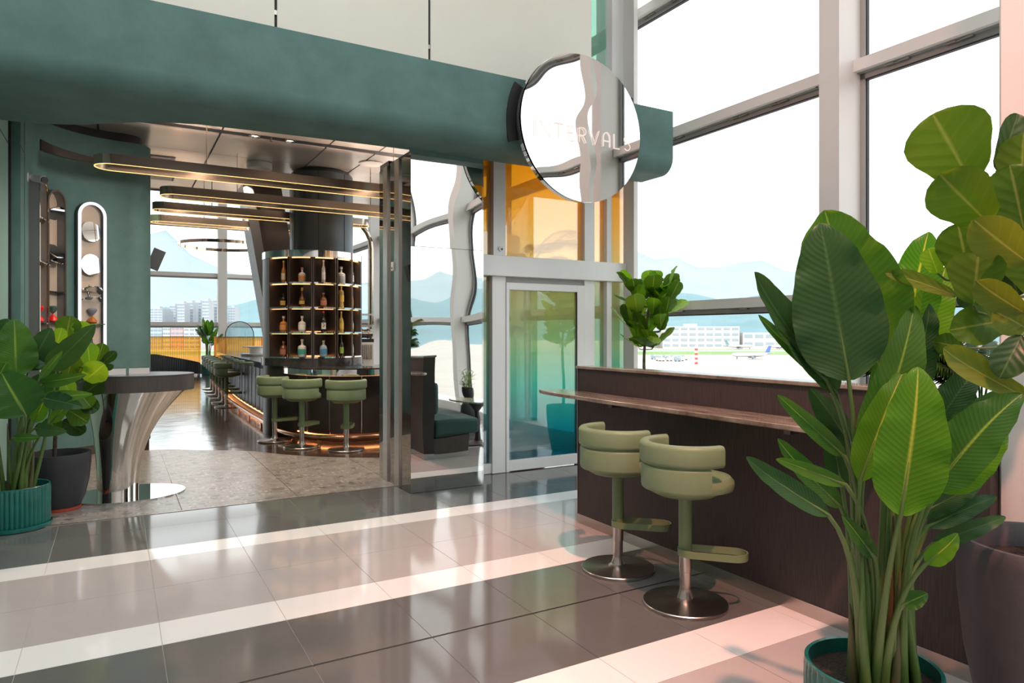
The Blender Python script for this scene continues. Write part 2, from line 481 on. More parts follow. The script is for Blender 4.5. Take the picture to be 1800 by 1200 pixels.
for nm, c in (('cream', (0.72, 0.64, 0.50)), ('orange', (0.70, 0.32, 0.10)), ('yellow', (0.75, 0.50, 0.08)), ('white', (0.8, 0.78, 0.74)), ('red', (0.5, 0.05, 0.03)),
              ('copper', (0.42, 0.17, 0.10)), ('lime', (0.30, 0.48, 0.06)), ('teal', (0.06, 0.36, 0.30)), ('blue', (0.08, 0.28, 0.46)), ('gold', (0.55, 0.40, 0.12)), ('black', (0.012, 0.012, 0.012))):
    M['l_' + nm] = mat('label_' + nm, c, 0.55)
M['hg_red'] = mat('hourglass_red', (0.62, 0.012, 0.008), 0.08, spec=0.7)
M['hg_amber'] = mat('hourglass_amber', (0.42, 0.13, 0.015), 0.08, spec=0.7)
M['hg_grey'] = mat('hourglass_grey', (0.20, 0.22, 0.26), 0.06, spec=0.8)
M['hg_green'] = mat('hourglass_green', (0.045, 0.10, 0.085), 0.06, spec=0.8)


# ------------------------------------------------------------------ mesh helpers
ORIGIN = {}          # object name -> world position of its own origin (no rotation while building)


class MB:
    """Collects faces; build() links them as ONE mesh object."""

    def __init__(self):
        self.v, self.f, self.uv = [], [], []

    def add(self, verts, faces, uvs=None):
        b = len(self.v)
        self.v += [tuple(p) for p in verts]
        self.f += [tuple(i + b for i in q) for q in faces]
        if uvs is not None:
            self.uv += uvs
        return self

    def box(self, x0, x1, y0, y1, z0, z1):
        return self.add([(x0, y0, z0), (x1, y0, z0), (x1, y1, z0), (x0, y1, z0), (x0, y0, z1), (x1, y0, z1), (x1, y1, z1), (x0, y1, z1)],
                        [(3, 2, 1, 0), (4, 5, 6, 7), (0, 1, 5, 4), (1, 2, 6, 5), (2, 3, 7, 6), (3, 0, 4, 7)])

    def obox(self, c, ax, ay, az):
        """box from centre and three half-axis vectors"""
        c, ax, ay, az = Vector(c), Vector(ax), Vector(ay), Vector(az)
        p = [c + sx * ax + sy * ay + sz * az for sz in (-1, 1) for sx, sy in ((-1, -1), (1, -1), (1, 1), (-1, 1))]
        return self.add(p, [(3, 2, 1, 0), (4, 5, 6, 7), (0, 1, 5, 4), (1, 2, 6, 5), (2, 3, 7, 6), (3, 0, 4, 7)])

    def prism(self, poly, z0, z1):
        n = len(poly)
        vs = [(x, y, z0) for x, y in poly] + [(x, y, z1) for x, y in poly]
        fs = [tuple(range(n - 1, -1, -1)), tuple(range(n, 2 * n))]
        fs += [(i, (i + 1) % n, n + (i + 1) % n, n + i) for i in range(n)]
        return self.add(vs, fs)

    def slab(self, loop, vec):
        """closed 3-D loop pushed along vec"""
        n = len(loop)
        vec = Vector(vec)
        vs = [Vector(p) for p in loop]
        vs = vs + [p + vec for p in vs]
        fs = [tuple(range(n - 1, -1, -1)), tuple(range(n, 2 * n))]
        fs += [(i, (i + 1) % n, n + (i + 1) % n, n + i) for i in range(n)]
        return self.add(vs, fs)

    def grid(self, rows, uvs=None, close=False):
        """rows of points -> quads"""
        nr, nc = len(rows), len(rows[0])
        vs = [p for r in rows for p in r]
        fs = []
        uo = []
        for i in range(nr - 1):
            for j in range(nc - (0 if close else 1)):
                a, b_, c, d = i * nc + j, i * nc + (j + 1) % nc, (i + 1) * nc + (j + 1) % nc, (i + 1) * nc + j
                fs.append((a, b_, c, d))
                if uvs:
                    uo += [uvs[i][j], uvs[i][(j + 1) % nc], uvs[i + 1][(j + 1) % nc], uvs[i + 1][j]]
        return self.add(vs, fs, uo if uvs else None)

    def loft(self, rings, cap0=True, cap1=True):
        n = len(rings[0])
        vs = [p for r in rings for p in r]
        fs = []
        for i in range(len(rings) - 1):
            for j in range(n):
                fs.append((i * n + j, i * n + (j + 1) % n, (i + 1) * n + (j + 1) % n, (i + 1) * n + j))
        if cap0:
            fs.append(tuple(range(n - 1, -1, -1)))
        if cap1:
            k = (len(rings) - 1) * n
            fs.append(tuple(range(k, k + n)))
        return self.add(vs, fs)

    def lathe(self, prof, c=(0, 0, 0), n=24, cap0=True, cap1=True, ribs=0, rib_amp=0.0):
        rings = []
        for r, z in prof:
            ring = []
            for k in range(n):
                a = 2 * pi * k / n
                rr = r + (rib_amp * abs(cos(a * ribs / 2.0)) if ribs else 0)
                ring.append((c[0] + rr * cos(a), c[1] + rr * sin(a), c[2] + z))
            rings.append(ring)
        return self.loft(rings, cap0, cap1)

    def arc(self, prof, c, a0, a1, n=16, closed=False):
        """closed (r,z) profile swept about a vertical axis from a0 to a1 (radians)"""
        rings = []
        for k in range(n + 1):
            a = a0 + (a1 - a0) * k / n
            rings.append([(c[0] + r * cos(a), c[1] + r * sin(a), c[2] + z) for r, z in prof])
        return self.loft(rings, True, True)

    def tube(self, path, rad, n=8, caps=True):
        path = [Vector(p) for p in path]
        if not isinstance(rad, (list, tuple)):
            rad = [rad] * len(path)
        rings = []
        up = None
        for i, p in enumerate(path):
            t = (path[min(i + 1, len(path) - 1)] - path[max(i - 1, 0)]).normalized()
            if up is None:
                up = Vector((0, 0, 1)) if abs(t.z) < 0.9 else Vector((1, 0, 0))
            s = t.cross(up).normalized()
            up = s.cross(t).normalized()
            rings.append([p + rad[i] * (cos(2 * pi * k / n) * s + sin(2 * pi * k / n) * up) for k in range(n)])
        return self.loft(rings, caps, caps)

    def sweep(self, path, prof, closed=False):
        """(u,z) profile along a flat path: u to the left of travel, z up"""
        n = len(path)
        rings = []
        for i in range(n):
            a = path[(i - 1) % n] if closed or i else path[0]
            b_ = path[(i + 1) % n] if closed or i < n - 1 else path[-1]
            dx, dy = b_[0] - a[0], b_[1] - a[1]
            L = hypot(dx, dy) or 1
            nx, ny = -dy / L, dx / L
            z0 = path[i][2] if len(path[i]) > 2 else 0
            rings.append([(path[i][0] + nx * u, path[i][1] + ny * u, z0 + z) for u, z in prof])
        if closed:
            rings.append(rings[0])
            return self.loft(rings, False, False)
        return self.loft(rings, True, True)

    def build(self, name, m=None, parent=None, smooth=True, angle=38.0, bevel=0.0, seg=2, local=False):
        off = Vector(ORIGIN.get(parent.name, (0, 0, 0))) if (parent is not None and not local) else Vector((0, 0, 0))
        me = bpy.data.meshes.new(name)
        me.from_pydata([tuple(Vector(p) - off) for p in self.v], [], self.f)
        if self.uv:
            lay = me.uv_layers.new(name='UVMap')
            lay.data.foreach_set('uv', [x for p in self.uv for x in p])
        me.validate()
        if smooth:
            me.polygons.foreach_set('use_smooth', [True] * len(me.polygons))
            me.set_sharp_from_angle(angle=radians(angle))
        if m is not None:
            me.materials.append(m)
        o = bpy.data.objects.new(name, me)
        COL.objects.link(o)
        if parent is not None:
            o.parent = parent
            ORIGIN[o.name] = tuple(off)
        if bevel:
            md = o.modifiers.new('bevel', 'BEVEL')
            md.width = bevel
            md.segments = seg
            md.limit_method = 'ANGLE'
        return o


def tag(o, label=None, cat=None, group=None, kind=None):
    if label:
        o['label'] = label
    if cat:
        o['category'] = cat
    if group:
        o['group'] = group
    if kind:
        o['kind'] = kind
    return o


def thing(name, label, cat, loc=(0, 0, 0), group=None, kind=None):
    o = bpy.data.objects.new(name, None)
    o.empty_display_size = 0.1
    COL.objects.link(o)
    o.location = loc
    ORIGIN[o.name] = tuple(loc)
    return tag(o, label, cat, group, kind)


def box(name, m, x0, x1, y0, y1, z0, z1, parent=None, bevel=0.0):
    return MB().box(x0, x1, y0, y1, z0, z1).build(name, m, parent, bevel=bevel)


def copy_tree(o, loc=None, rz=None, parent=None):
    c = o.copy()
    COL.objects.link(c)
    c.parent = parent
    if loc is not None:
        c.location = loc
    if rz is not None:
        c.rotation_euler = (0, 0, rz)
    for ch in list(o.children):
        copy_tree(ch, parent=c)
    return c


def piece(src, name, loc, parent, rz=0.0):
    """another piece sharing the mesh of src; loc is a world position"""
    o = bpy.data.objects.new(name, src)
    COL.objects.link(o)
    o.parent = parent
    off = Vector(ORIGIN.get(parent.name, (0, 0, 0)))
    o.location = Vector(loc) - off
    o.rotation_euler = (0, 0, rz)
    return o


def raw_mesh(mb, name, m, smooth=True, angle=38):
    me = bpy.data.meshes.new(name)
    me.from_pydata(mb.v, [], mb.f)
    if mb.uv:
        lay = me.uv_layers.new(name='UVMap')
        lay.data.foreach_set('uv', [x for p in mb.uv for x in p])
    if smooth:
        me.polygons.foreach_set('use_smooth', [True] * len(me.polygons))
        me.set_sharp_from_angle(angle=radians(angle))
    me.materials.append(m)
    return me


def catmull(pts, per=6):
    out = []
    n = len(pts)
    for i in range(n - 1):
        p0, p1, p2, p3 = pts[max(i - 1, 0)], pts[i], pts[i + 1], pts[min(i + 2, n - 1)]
        for k in range(per):
            t = k / per
            out.append(tuple(0.5 * (2 * b + (c - a) * t + (2 * a - 5 * b + 4 * c - d) * t * t + (3 * b - a - 3 * c + d) * t ** 3)
                             for a, b, c, d in zip(p0, p1, p2, p3)))
    out.append(tuple(pts[-1]))
    return out


def offset(path, d):
    """shift a flat path to the left of travel by d"""
    out = []
    for i in range(len(path)):
        a, b = path[max(i - 1, 0)], path[min(i + 1, len(path) - 1)]
        dx, dy = b[0] - a[0], b[1] - a[1]
        L = hypot(dx, dy) or 1
        out.append((path[i][0] - dy / L * d, path[i][1] + dx / L * d))
    return out


def resample(path, step):
    out = [path[0]]
    acc = 0.0
    for a, b in zip(path[:-1], path[1:]):
        L = hypot(b[0] - a[0], b[1] - a[1])
        while acc + L >= step:
            t = (step - acc) / L
            a = (a[0] + (b[0] - a[0]) * t, a[1] + (b[1] - a[1]) * t)
            L = hypot(b[0] - a[0], b[1] - a[1])
            acc = 0.0
            out.append(a)
        acc += L
    return out


def stadium(cx, cy, hl, r, n=10):
    """loop of a long rounded slot lying along X (2-D points)"""
    pts = []
    for k in range(n + 1):
        a = -pi / 2 + pi * k / n
        pts.append((cx + hl + r * cos(a), cy + r * sin(a)))
    for k in range(n + 1):
        a = pi / 2 + pi * k / n
        pts.append((cx - hl + r * cos(a), cy + r * sin(a)))
    return pts


# ================================================================== SETTING
def struct(name, label, kind='structure', loc=(0, 0, 0)):
    return thing(name, label, None, loc, None, kind)


# ---- floor of the concourse: polished tiles in stripes
floor = box('floor', M['grout'], -9, 6.0, -9, 6.66, -0.30, -0.004)
tag(floor, 'polished tiled concourse floor in grey with white stripes', None, None, 'structure')
ROWS = [(6.2, 6.648, 'tile_dark'), (5.6, 6.2, 'tile_dark'), (5.32, 5.6, 'tile_white'), (4.72, 5.32, 'tile_mid'), (4.15, 4.72, 'tile_mid'),
        (3.84, 4.15, 'tile_white'), (3.258, 3.84, 'tile_dark'), (2.65, 3.246, 'tile_dark'), (2.33, 2.65, 'tile_white'),
        (1.75, 2.33, 'tile_mid'), (1.16, 1.75, 'tile_mid'), (0.85, 1.16, 'tile_white')]
g = 0.0016
XS = [-1.0 + 0.6 * k for k in range(12)]
for y0, y1, mk in ROWS:
    w = MB().box(0, 0.6 - 2 * g, 0, y1 - y0 - 2 * g, -0.004, 0)
    me = raw_mesh(w, 'tile', M[mk], False)
    for x0 in XS:
        # only what can be in view from here or one step aside
        if x0 > 6.0 or (y1 < 2.0 and x0 < 0.0):
            continue
        piece(me, 'tile', (x0 + g, y0 + g, 0), floor)
# the rest of the hall floor, out of view, in the same pattern but not tile by tile
rest = MB()
for y0, y1, mk in ROWS:
    pass
for mk, rows in (('tile_dark', [(0.25, 0.85), (-0.35, 0.25), (-2.4, -1.2), (-6, -4.8)]), ('tile_white', [(-0.65, -0.35), (-1.2, -0.9), (-2.7, -2.4), (-4.8, -4.5)]),
                 ('tile_mid', [(-0.9, -0.65), (-4.5, -2.7), (-9, -6)])):
    mb = MB()
    for a, b in rows:
        mb.box(-9, 6, a, b, -0.004, 0)
    tag(mb.build('tiles_beyond', M[mk], floor, False), None, None, None, 'stuff')
mb = MB()
mb.box(-9, -1.0, 0.85, 6.6, -0.004, 0)
tag(mb.build('tiles_beyond', M['tile_mid'], floor, False), None, None, None, 'stuff')
box('joint_black', M['black'], -1, 6, 3.246, 3.258, -0.004, -0.001, floor)

# ---- bar floors
wood = box('floor_wood', M['wood'], -6, 6.0, 6.66, 30.0, -0.30, -0.002)
tag(wood, 'dark herringbone wood floor of the bar', None, None, 'structure')
EDGE = catmull([(-1.2, 10.45), (0.42, 10.32), (0.95, 10.0), (1.5, 9.62), (1.85, 9.12), (2.25, 8.68), (2.85, 8.27), (3.4, 8.15), (3.6, 8.15)], 6)


def edge_y(x):
    for a, b in zip(EDGE[:-1], EDGE[1:]):
        if a[0] <= x <= b[0]:
            return a[1] + (b[1] - a[1]) * (x - a[0]) / max(1e-6, b[0] - a[0])
    return EDGE[-1][1]


terr = box('floor_terrazzo', M['grout_dark'], -1.2, 3.5, 6.66, 8.1, -0.002, 0.0005)
tag(terr, 'terrazzo slab threshold between concourse tiles and bar wood floor', None, None, 'structure')
for x0, x1 in ((-1.2, -0.5), (-0.5, 0.5), (0.5, 1.5), (1.5, 2.5), (2.5, 3.5)):
    MB().box(x0 + 0.003, x1 - 0.003, 6.663, 8.097, -0.001, 0.003).build('slab', M['terrazzo'], terr, False)
    n = 10
    top = [(x0 + 0.003 + (x1 - x0 - 0.006) * k / n, edge_y(x0 + (x1 - x0) * k / n)) for k in range(n + 1)]
    poly = [(x0 + 0.003, 8.103), (x1 - 0.003, 8.103)] + top[::-1]
    MB().prism(poly, -0.001, 0.003).build('slab', M['terrazzo'], terr, False)
box('threshold_strip', M['brushed'], -1.2, 2.47, 6.648, 6.662, -0.004, 0.004, terr)

# ---- roof of the hall and the walls out of view
roof = box('ceiling', M['roof'], -9, 6.1, -9, 30.4, 8.0, 8.2)
tag(roof, 'high white ceiling of the terminal hall', None, None, 'structure')
for x in (-7, -5, -3, -1, 1, 3, 5):
    box('ceiling_rib', M['white'], x - 0.06, x + 0.06, -9, 6.2, 7.86, 8.0, roof)
tag(box('wall_back', M['outer_wall'], -9, 6.1, -9.3, -9, 0, 8), 'white hall wall behind the viewer', None, None, 'structure')
tag(box('wall_left', M['outer_wall'], -9.3, -9, -9, 30.4, 0, 8), 'white hall wall on the left', None, None, 'structure')

# ---- cream panelled wall above the green beam
cream = box('wall_upper', M['black'], -9.0, 4.64, 6.32, 6.50, 3.4, 8.0)
tag(cream, 'cream panelled wall above the green plaster beam', None, None, 'structure')
cx = [-9.0, -6.1, -4.64, -3.17, -1.71, -0.245, 1.221, 2.682, 4.66]
for a, b in zip(cx[:-1], cx[1:]):
    box('panel', M['cream'], a + 0.012, b - 0.012 if b < 4.6 else 4.655, 6.30, 6.33, 3.6, 8.0, cream)
for x in (1.221, 2.682):
    box('clip', M['brushed'], x - 0.011, x + 0.011, 6.304, 6.316, 4.36, 4.40, cream)

# ---- green plaster beam over the opening, its lower edge rolled back
Y0, Y1, ZT, ZB, RR = 5.75, 6.28, 4.015, 3.33, 0.17
prof = [(Y1, ZT), (Y0, ZT)]
for k in range(9):
    a = pi * 1.0 + (pi / 2) * k / 8
    prof.append((Y0 + RR + RR * cos(a), ZB + RR + RR * sin(a)))
prof_main = prof + [(Y1, ZB)]
beam = MB()
rings = []
BX = [(-4.0, 7.2), (-1.0, 7.12), (-0.6, 7.08), (-0.3, 6.95), (0.0, 6.72), (0.3, 6.52), (0.6, 6.42), (1.0, 6.38), (1.5, 6.34), (2.2, 6.30), (2.6, 6.28), (3.27, 6.28), (5.37, 6.28)]
for x, yb in BX:
    rings.append([(x, y, z) for y, z in prof] + [(x, yb, ZB), (x, yb, ZB + 0.02), (x, Y1, ZB + 0.04)])
beam.loft(rings)
beam_o = beam.build('beam', M['plaster'], None, angle=30)
tag(beam_o, 'long green plaster beam with a rolled lower edge over the bar entrance', None, None, 'structure')
box('header_panel', M['plaster'], 2.47, 3.26, 6.262, 6.30, 3.285, 3.335, beam_o)

# ---- ceiling of the bar: metal panels with dark joints
ceil = box('ceiling_bar', M['black'], -3, 5.42, 6.5, 14.25, 4.215, 4.40)
tag(ceil, 'glossy metal panel ceiling over the bar with dark joints', None, None, 'structure')
SX = [-3.0, -1.6, -0.2, 1.2, 2.6, 3.32, 4.7, 5.42]
SY = [6.5, 8.4, 9.66, 9.86, 11.0, 12.35, 13.35, 14.25]
for xa, xb in zip(SX[:-1], SX[1:]):
    for ya, yb in zip(SY[:-1], SY[1:]):
        if ya == 9.66:
            box('slot_channel', M['charcoal'], xa, xb, ya, yb, 4.212, 4.214, ceil)
            continue
        box('ceiling_panel', M['ceil'], xa + 0.012, xb - 0.012, ya + 0.004, yb - 0.004, 4.20, 4.215, ceil)
box('ceiling_edge', M['slate_light'], -3, 5.42, 14.25, 14.30, 4.18, 4.45, ceil)
for (xa, xb, ya, yb) in ((0.42, 0.78, 11.5, 12.2), (0.42, 0.86, 12.4, 13.3)):
    v = thing('air_vent', 'metal slatted air vent in the bar ceiling by the green wall' if ya < 12 else 'longer slatted air vent in the bar ceiling further back', 'vent', ((xa + xb) / 2, (ya + yb) / 2, 4.2))
    box('vent_frame', M['charcoal'], xa, xb, ya, yb, 4.192, 4.2, v)
    mb = MB()
    k = ya + 0.04
    while k < yb - 0.03:
        mb.box(xa + 0.03, xb - 0.03, k, k + 0.03, 4.184, 4.192)
        k += 0.06
    tag(mb.build('vent_slat', M['brushed'], v, False), kind='stuff')

# ---- left: green wall that runs back, curves round and ends in a rolled edge
wall_g = MB()
path = [(-0.98, 6.3), (-0.98, 8.02), (-0.985, 8.02)]
fr = MB().box(-1.6, -0.95, 5.9, 8.62, 0, 4.0)
left_front = fr.build('wall_side', M['plaster_panel'], None)
tag(left_front, 'green panelled side wall at the left edge of the entrance', None, None, 'structure')
ARC_C, ARC_R = (0.15, 9.4), 1.0
pts = [(-0.85, 8.66)]
for k in range(25):
    a = (pi / 2) * k / 24
    pts.append((ARC_C[0] - ARC_R * cos(a), ARC_C[1] + ARC_R * sin(a)))
for k in range(1, 13):
    a = (pi / 2) * k / 12
    pts.append((0.16 + 0.25 * sin(a), 10.65 - 0.25 * cos(a)))
pts.append((0.41, 13.4))
loop = pts + [(-1.7, 13.4), (-1.7, 8.66)]
gw = MB().prism(loop[::-1], 0.12, 4.07).build('wall_curved', M['plaster'], None, angle=32)
tag(gw, 'green plaster wall that curves round and ends in a rounded edge', None, None, 'structure')
base_loop = [(x - 0.015, y + 0.01) for x, y in pts] + [(-1.7, 13.4), (-1.7, 8.66)]
MB().prism(base_loop[::-1], 0.0, 0.12).build('baseboard', M['bronze'], gw, angle=32)
MB().prism([(x - 0.10, y + 0.08) for x, y in loop][::-1], 4.07, 4.2).build('shadow_gap', M['black'], gw, angle=32)
box('wall_joint', M['black'], -1.3, -0.93, 8.62, 8.66, 0, 4.0, gw)
box('panel_joint', M['black'], -0.95, -0.946, 6.4, 8.62, 3.475, 3.481, left_front)
box('panel_joint', M['black'], -0.852, -0.846, 8.98, 8.99, 0.12, 4.0, gw)
box('panel_joint', M['black'], -0.852, -0.847, 8.66, 8.98, 3.475, 3.481, gw)

# ---- window wall on the right (X = 5.5 ...): columns, rails and panes
XI, XG = 5.5, 5.83
COLY = [-8.95, -5.75, -2.55, 0.65, 3.81, 7.05, 10.25, 13.45, 16.65, 19.85, 23.05, 26.25, 29.4]
win = box('window_right', M['column_white'], 5.55, 6.05, -9, 30.4, 0.0, 0.16)
tag(win, 'tall glazed window wall with white columns on the right', None, None, 'structure')
RAILS = [(1.825, 1.925), (3.88, 3.985), (5.53, 5.64), (7.3, 7.42)]
colm = raw_mesh(MB().box(XI - 5.5, 5.80 - 5.5, 0, 0.20, 0.16, 8.0).box(0.30, 0.36, 0.0, 0.24, 0.16, 8.0), 'column', M['column_white'], False)
gas = raw_mesh(MB().box(0.30, 0.345, -0.045, 0.0, 0.16, 8.0).box(0.30, 0.345, 0.20, 0.245, 0.16, 8.0), 'glazing_bead', M['frame_grey'], False)
seal = raw_mesh(MB().box(0.318, 0.350, -0.056, -0.045, 0.16, 8.0).box(0.318, 0.350, 0.245, 0.256, 0.16, 8.0), 'gasket', M['gasket'], False)
for y in COLY:
    piece(colm, 'column', (5.5, y, 0), win)
    piece(gas, 'glazing_bead', (5.5, y, 0), win)
    piece(seal, 'gasket', (5.5, y, 0), win)
railm, lipm, panm = {}, {}, {}
for ya, yb in zip(COLY[:-1], COLY[1:]):
    L = yb - ya - 0.20
    kL = round(L, 3)
    if kL not in railm:
        for i, (z0, z1) in enumerate(RAILS):
            w = MB()
            w.box(0.20, 0.235, 0, L, z0, z1)                 # face board
            w.box(0.235, 0.33, 0, L, z1 - 0.03, z1)          # top
            w.box(0.235, 0.255, 0, L, z0, z0 + 0.012)        # lip
            w.box(0.20, 0.30, 0, 0.006, z0, z1)
            railm[kL, i] = raw_mesh(w, 'rail', M['column_white'], False)
            w = MB().box(0.30, 0.335, 0, L, z0 - 0.055, z0).box(0.250, 0.30, 0, L, z0 - 0.004, z0 + 0.004)
            lipm[kL, i] = raw_mesh(w, 'sill', M['frame_grey'], False)
            w = MB().box(0.30, 0.34, 0.05, L - 0.05, z0 - 0.068, z0 - 0.055)
            lipm[kL, i, 'g'] = raw_mesh(w, 'rail_gasket', M['gasket'], False)
        railm[kL] = True
        zs = [0.16] + [z for r in RAILS for z in (r[0] - 0.03, r[1])] + [8.0]
        for i in range(0, len(zs), 2):
            panm[kL, i // 2] = raw_mesh(MB().box(0.335, 0.341, 0.01, L - 0.01, zs[i], zs[i + 1]), 'pane', M['glass'], False)
    for i in range(4):
        piece(railm[kL, i], 'rail', (5.5, ya + 0.20, 0), win)
        piece(lipm[kL, i], 'rail_underside', (5.5, ya + 0.20, 0), win)
        piece(lipm[kL, i, 'g'], 'rail_gasket', (5.5, ya + 0.20, 0), win)
    for i in range(5):
        piece(panm[kL, i], 'pane', (5.5, ya + 0.20, 0), win)
# little blind brackets under the rails in view
brm = raw_mesh(MB().box(0.262, 0.30, 0, 0.09, 0, 0.018).box(0.262, 0.30, 0.13, 0.20, 0, 0.018).box(0.27, 0.29, 0.09, 0.13, 0.0, 0.010), 'bracket', M['brushed'], False)
for i, (z0, z1) in enumerate(RAILS[:3]):
    for ya in (0.85, 4.01, 7.25):
        for dy in (0.55, 1.05, 2.0, 2.5):
            piece(brm, 'bracket', (5.5, ya + dy, z0 - 0.02), win)
bolt = raw_mesh(MB().lathe([(0.012, 0), (0.012, 0.004)], n=10), 'bolt', M['charcoal'], False)
for i, (z0, z1) in enumerate(RAILS[:3]):
    for ya in (0.85, 4.01, 7.25):
        piece(bolt, 'bolt', (5.725, ya + (-0.26 if False else 0.06), z0 - 0.004), win)
        piece(bolt, 'bolt', (5.745, ya + 0.20, z0 - 0.004), win)

# ---- far window wall at the end of the bar hall
fwin = box('window_far', M['column_white'], -9, 6.0, 29.95, 30.3, 0.0, 0.16)
tag(fwin, 'glazed end wall of the bar hall with white columns', None, None, 'structure')
FX = [-8.9, -5.4, -0.9, 3.54, 5.95]
for x in FX:
    box('column', M['column_white'], x, x + 0.34, 29.75, 30.1, 0.16, 8.0, fwin)
for xa, xb in zip(FX[:-1], FX[1:]):
    zs = [0.16]
    for z0, z1 in ((1.85, 2.0), (3.81, 3.96), (5.82, 5.99)):
        box('rail', M['column_white'], xa + 0.34, xb, 29.9, 30.02, z0, z1, fwin)
        box('rail_underside', M['frame_grey'], xa + 0.34, xb, 29.97, 30.02, z0 - 0.07, z0, fwin)
        zs += [z0 - 0.05, z1]
    zs.append(8.0)
    for i in range(0, len(zs), 2):
        box('pane', M['glass'], xa + 0.34, xb, 30.03, 30.04, zs[i], zs[i + 1], fwin)

# ---- mirror-clad pier beside the opening
pier = box('pillar', M['charcoal'], 2.485, 3.245, 6.285, 7.16, 0, 3.33)
tag(pier, 'mirror-clad pillar between the bar entrance and the coloured glass door', None, None, 'structure')


def wavy(x0, x1, z0, z1, y, amp, seed, nx=26, nz=80):
    rows = []
    for j in range(nz + 1):
        z = z0 + (z1 - z0) * j / nz
        row = []
        for i in range(nx + 1):
            x = x0 + (x1 - x0) * i / nx
            d = amp * (1.2 * sin(z * 4.3 + seed + 1.3 * sin(x * 4)) + 0.40 * sin(z * 8.9 + x * 5 + 2.1 * seed) + 0.5 * sin(x * 9 + seed + z * 1.7))
            row.append((x, y + d, z))
        rows.append(row)
    return MB().grid(rows)


wavy(2.472, 3.255, 0.004, 2.395, 6.264, 0.0008, 0.4).build('mirror_sheet', M['mirror'], pier, angle=80)
wavy(2.472, 3.255, 2.399, 3.284, 6.264, 0.0008, 2.2, nz=34).build('mirror_sheet', M['mirror'], pier, angle=80)
box('mirror_edge', M['chrome'], 3.25, 3.262, 6.262, 7.17, 0, 3.30, pier)
# reveal of the opening: smoked mirror with two upright steel fins
mb = MB()
rows = []
for j in range(41):
    z = 0.004 + 3.29 * j / 40
    rows.append([(2.470 + 0.0007 * sin(z * 5 + yy * 3) + 0.0006 * sin(z * 9.1), yy, z) for yy in [6.262 + 0.91 * i / 10 for i in range(11)]])
mb.grid(rows)
mb.build('reveal_sheet', M['pier_dark'], pier, angle=80)
for y in (6.54, 6.88):
    box('steel_fin', M['brushed'], 2.452, 2.475, y, y + 0.13, 0.0, 3.30, pier)
box('top_track', M['charcoal'], 2.476, 3.2, 6.9, 7.17, 3.3, 3.36, pier)
sw = thing('door_sensor', 'small white sensor box on the smoked reveal of the mirror pillar', 'sensor', (2.452, 6.70, 1.98))
box('sensor_case', M['plastic_white'], 2.44, 2.468, 6.68, 6.73, 2.19, 2.28, sw)
box('sensor_lens', M['plastic_black'], 2.437, 2.44, 6.695, 6.715, 2.21, 2.225, sw)

# ---- coloured glass front with the sliding door
front = thing('window_door_front', 'white framed glass front with yellow-to-teal coloured panes', None, (4.4, 6.7, 0), None, 'structure')
for nm, xa, xb, ya, yb, z0, z1 in (('post', 3.60, 3.77, 6.70, 6.84, 0, 2.185), ('post', 3.615, 3.77, 6.70, 6.86, 2.41, 4.2),
                                   ('post', 4.85, 5.00, 6.70, 6.86, 0, 2.185), ('post', 4.85, 5.00, 6.70, 6.86, 2.41, 4.2),
                                   ('post', 5.185, 5.26, 6.70, 6.86, 0, 2.185), ('post', 5.185, 5.26, 6.70, 6.86, 2.41, 4.2),
                                   ('transom', 3.43, 5.50, 6.64, 6.84, 2.185, 2.41), ('sill', 3.43, 3.60, 6.72, 6.80, 0, 0.11), ('sill', 5.0, 5.5, 6.72, 6.80, 0, 0.11)):
    box(nm, M['white'], xa, xb, ya, yb, z0, z1, front, bevel=0.004)
for xa, xb, z0, z1 in ((3.43, 3.60, 0.11, 2.185), (3.43, 3.615, 2.41, 4.2), (3.77, 4.85, 2.41, 4.2), (5.0, 5.185, 0.11, 2.185), (5.0, 5.185, 2.41, 4.2),
                       (5.26, 5.5, 0.11, 2.185), (5.26, 5.5, 2.41, 4.2)):
    box('coloured_pane', M['film'], xa, xb, 6.772, 6.780, z0, z1, front)
# upper green glass and jamb beside the cream wall
box('post', M['white'], 5.20, 5.5, 6.70, 6.86, 4.2, 8.0, front)
box('green_pane', M['glass_green'], 4.66, 5.10, 6.60, 6.61, 3.9, 8.0, front)
box('green_frame', M['frame_grey'], 5.10, 5.20, 6.62, 6.80, 3.9, 8.0, front)
box('side_post', M['column_white'], 5.44, 5.5, 6.50, 6.70, 0, 8.0, front)
box('jamb_mirror', M['mirror'], 5.50, 5.79, 7.030, 7.045, 0.2, 3.3, front)
door = thing('door_1', 'sliding door with a yellow-green-teal coloured pane in a white frame', None, (4.3, 6.7, 0), None, 'structure')
box('door_stile', M['white'], 3.775, 3.81, 6.69, 6.76, 0.0, 2.12, door, bevel=0.003)
box('door_stile', M['white'], 4.74, 4.845, 6.69, 6.76, 0.0, 2.12, door, bevel=0.003)
box('door_rail', M['white'], 3.81, 4.74, 6.69, 6.76, 2.04, 2.12, door, bevel=0.003)
box('door_rail', M['white'], 3.81, 4.74, 6.69, 6.76, 0.01, 0.13, door, bevel=0.003)
box('door_pane', M['film'], 3.81, 4.74, 6.715, 6.723, 0.13, 2.04, door)
box('gasket', M['gasket'], 4.732, 4.742, 6.70, 6.714, 0.13, 2.04, door)
box('door_head', M['frame_grey'], 3.77, 4.85, 6.72, 6.80, 2.12, 2.185, door)
dv = thing('door_button', 'small white round call button on the white post left of the yellow pane', 'button', (3.69, 6.70, 2.5))
MB().tube([(3.70, 6.70, 2.49), (3.70, 6.68, 2.49)], 0.028, 14).build('button_case', M['plastic_white'], dv)
MB().tube([(3.71, 6.68, 2.485), (3.71, 6.672, 2.485)], 0.010, 10).build('button_eye', M['plastic_black'], dv)

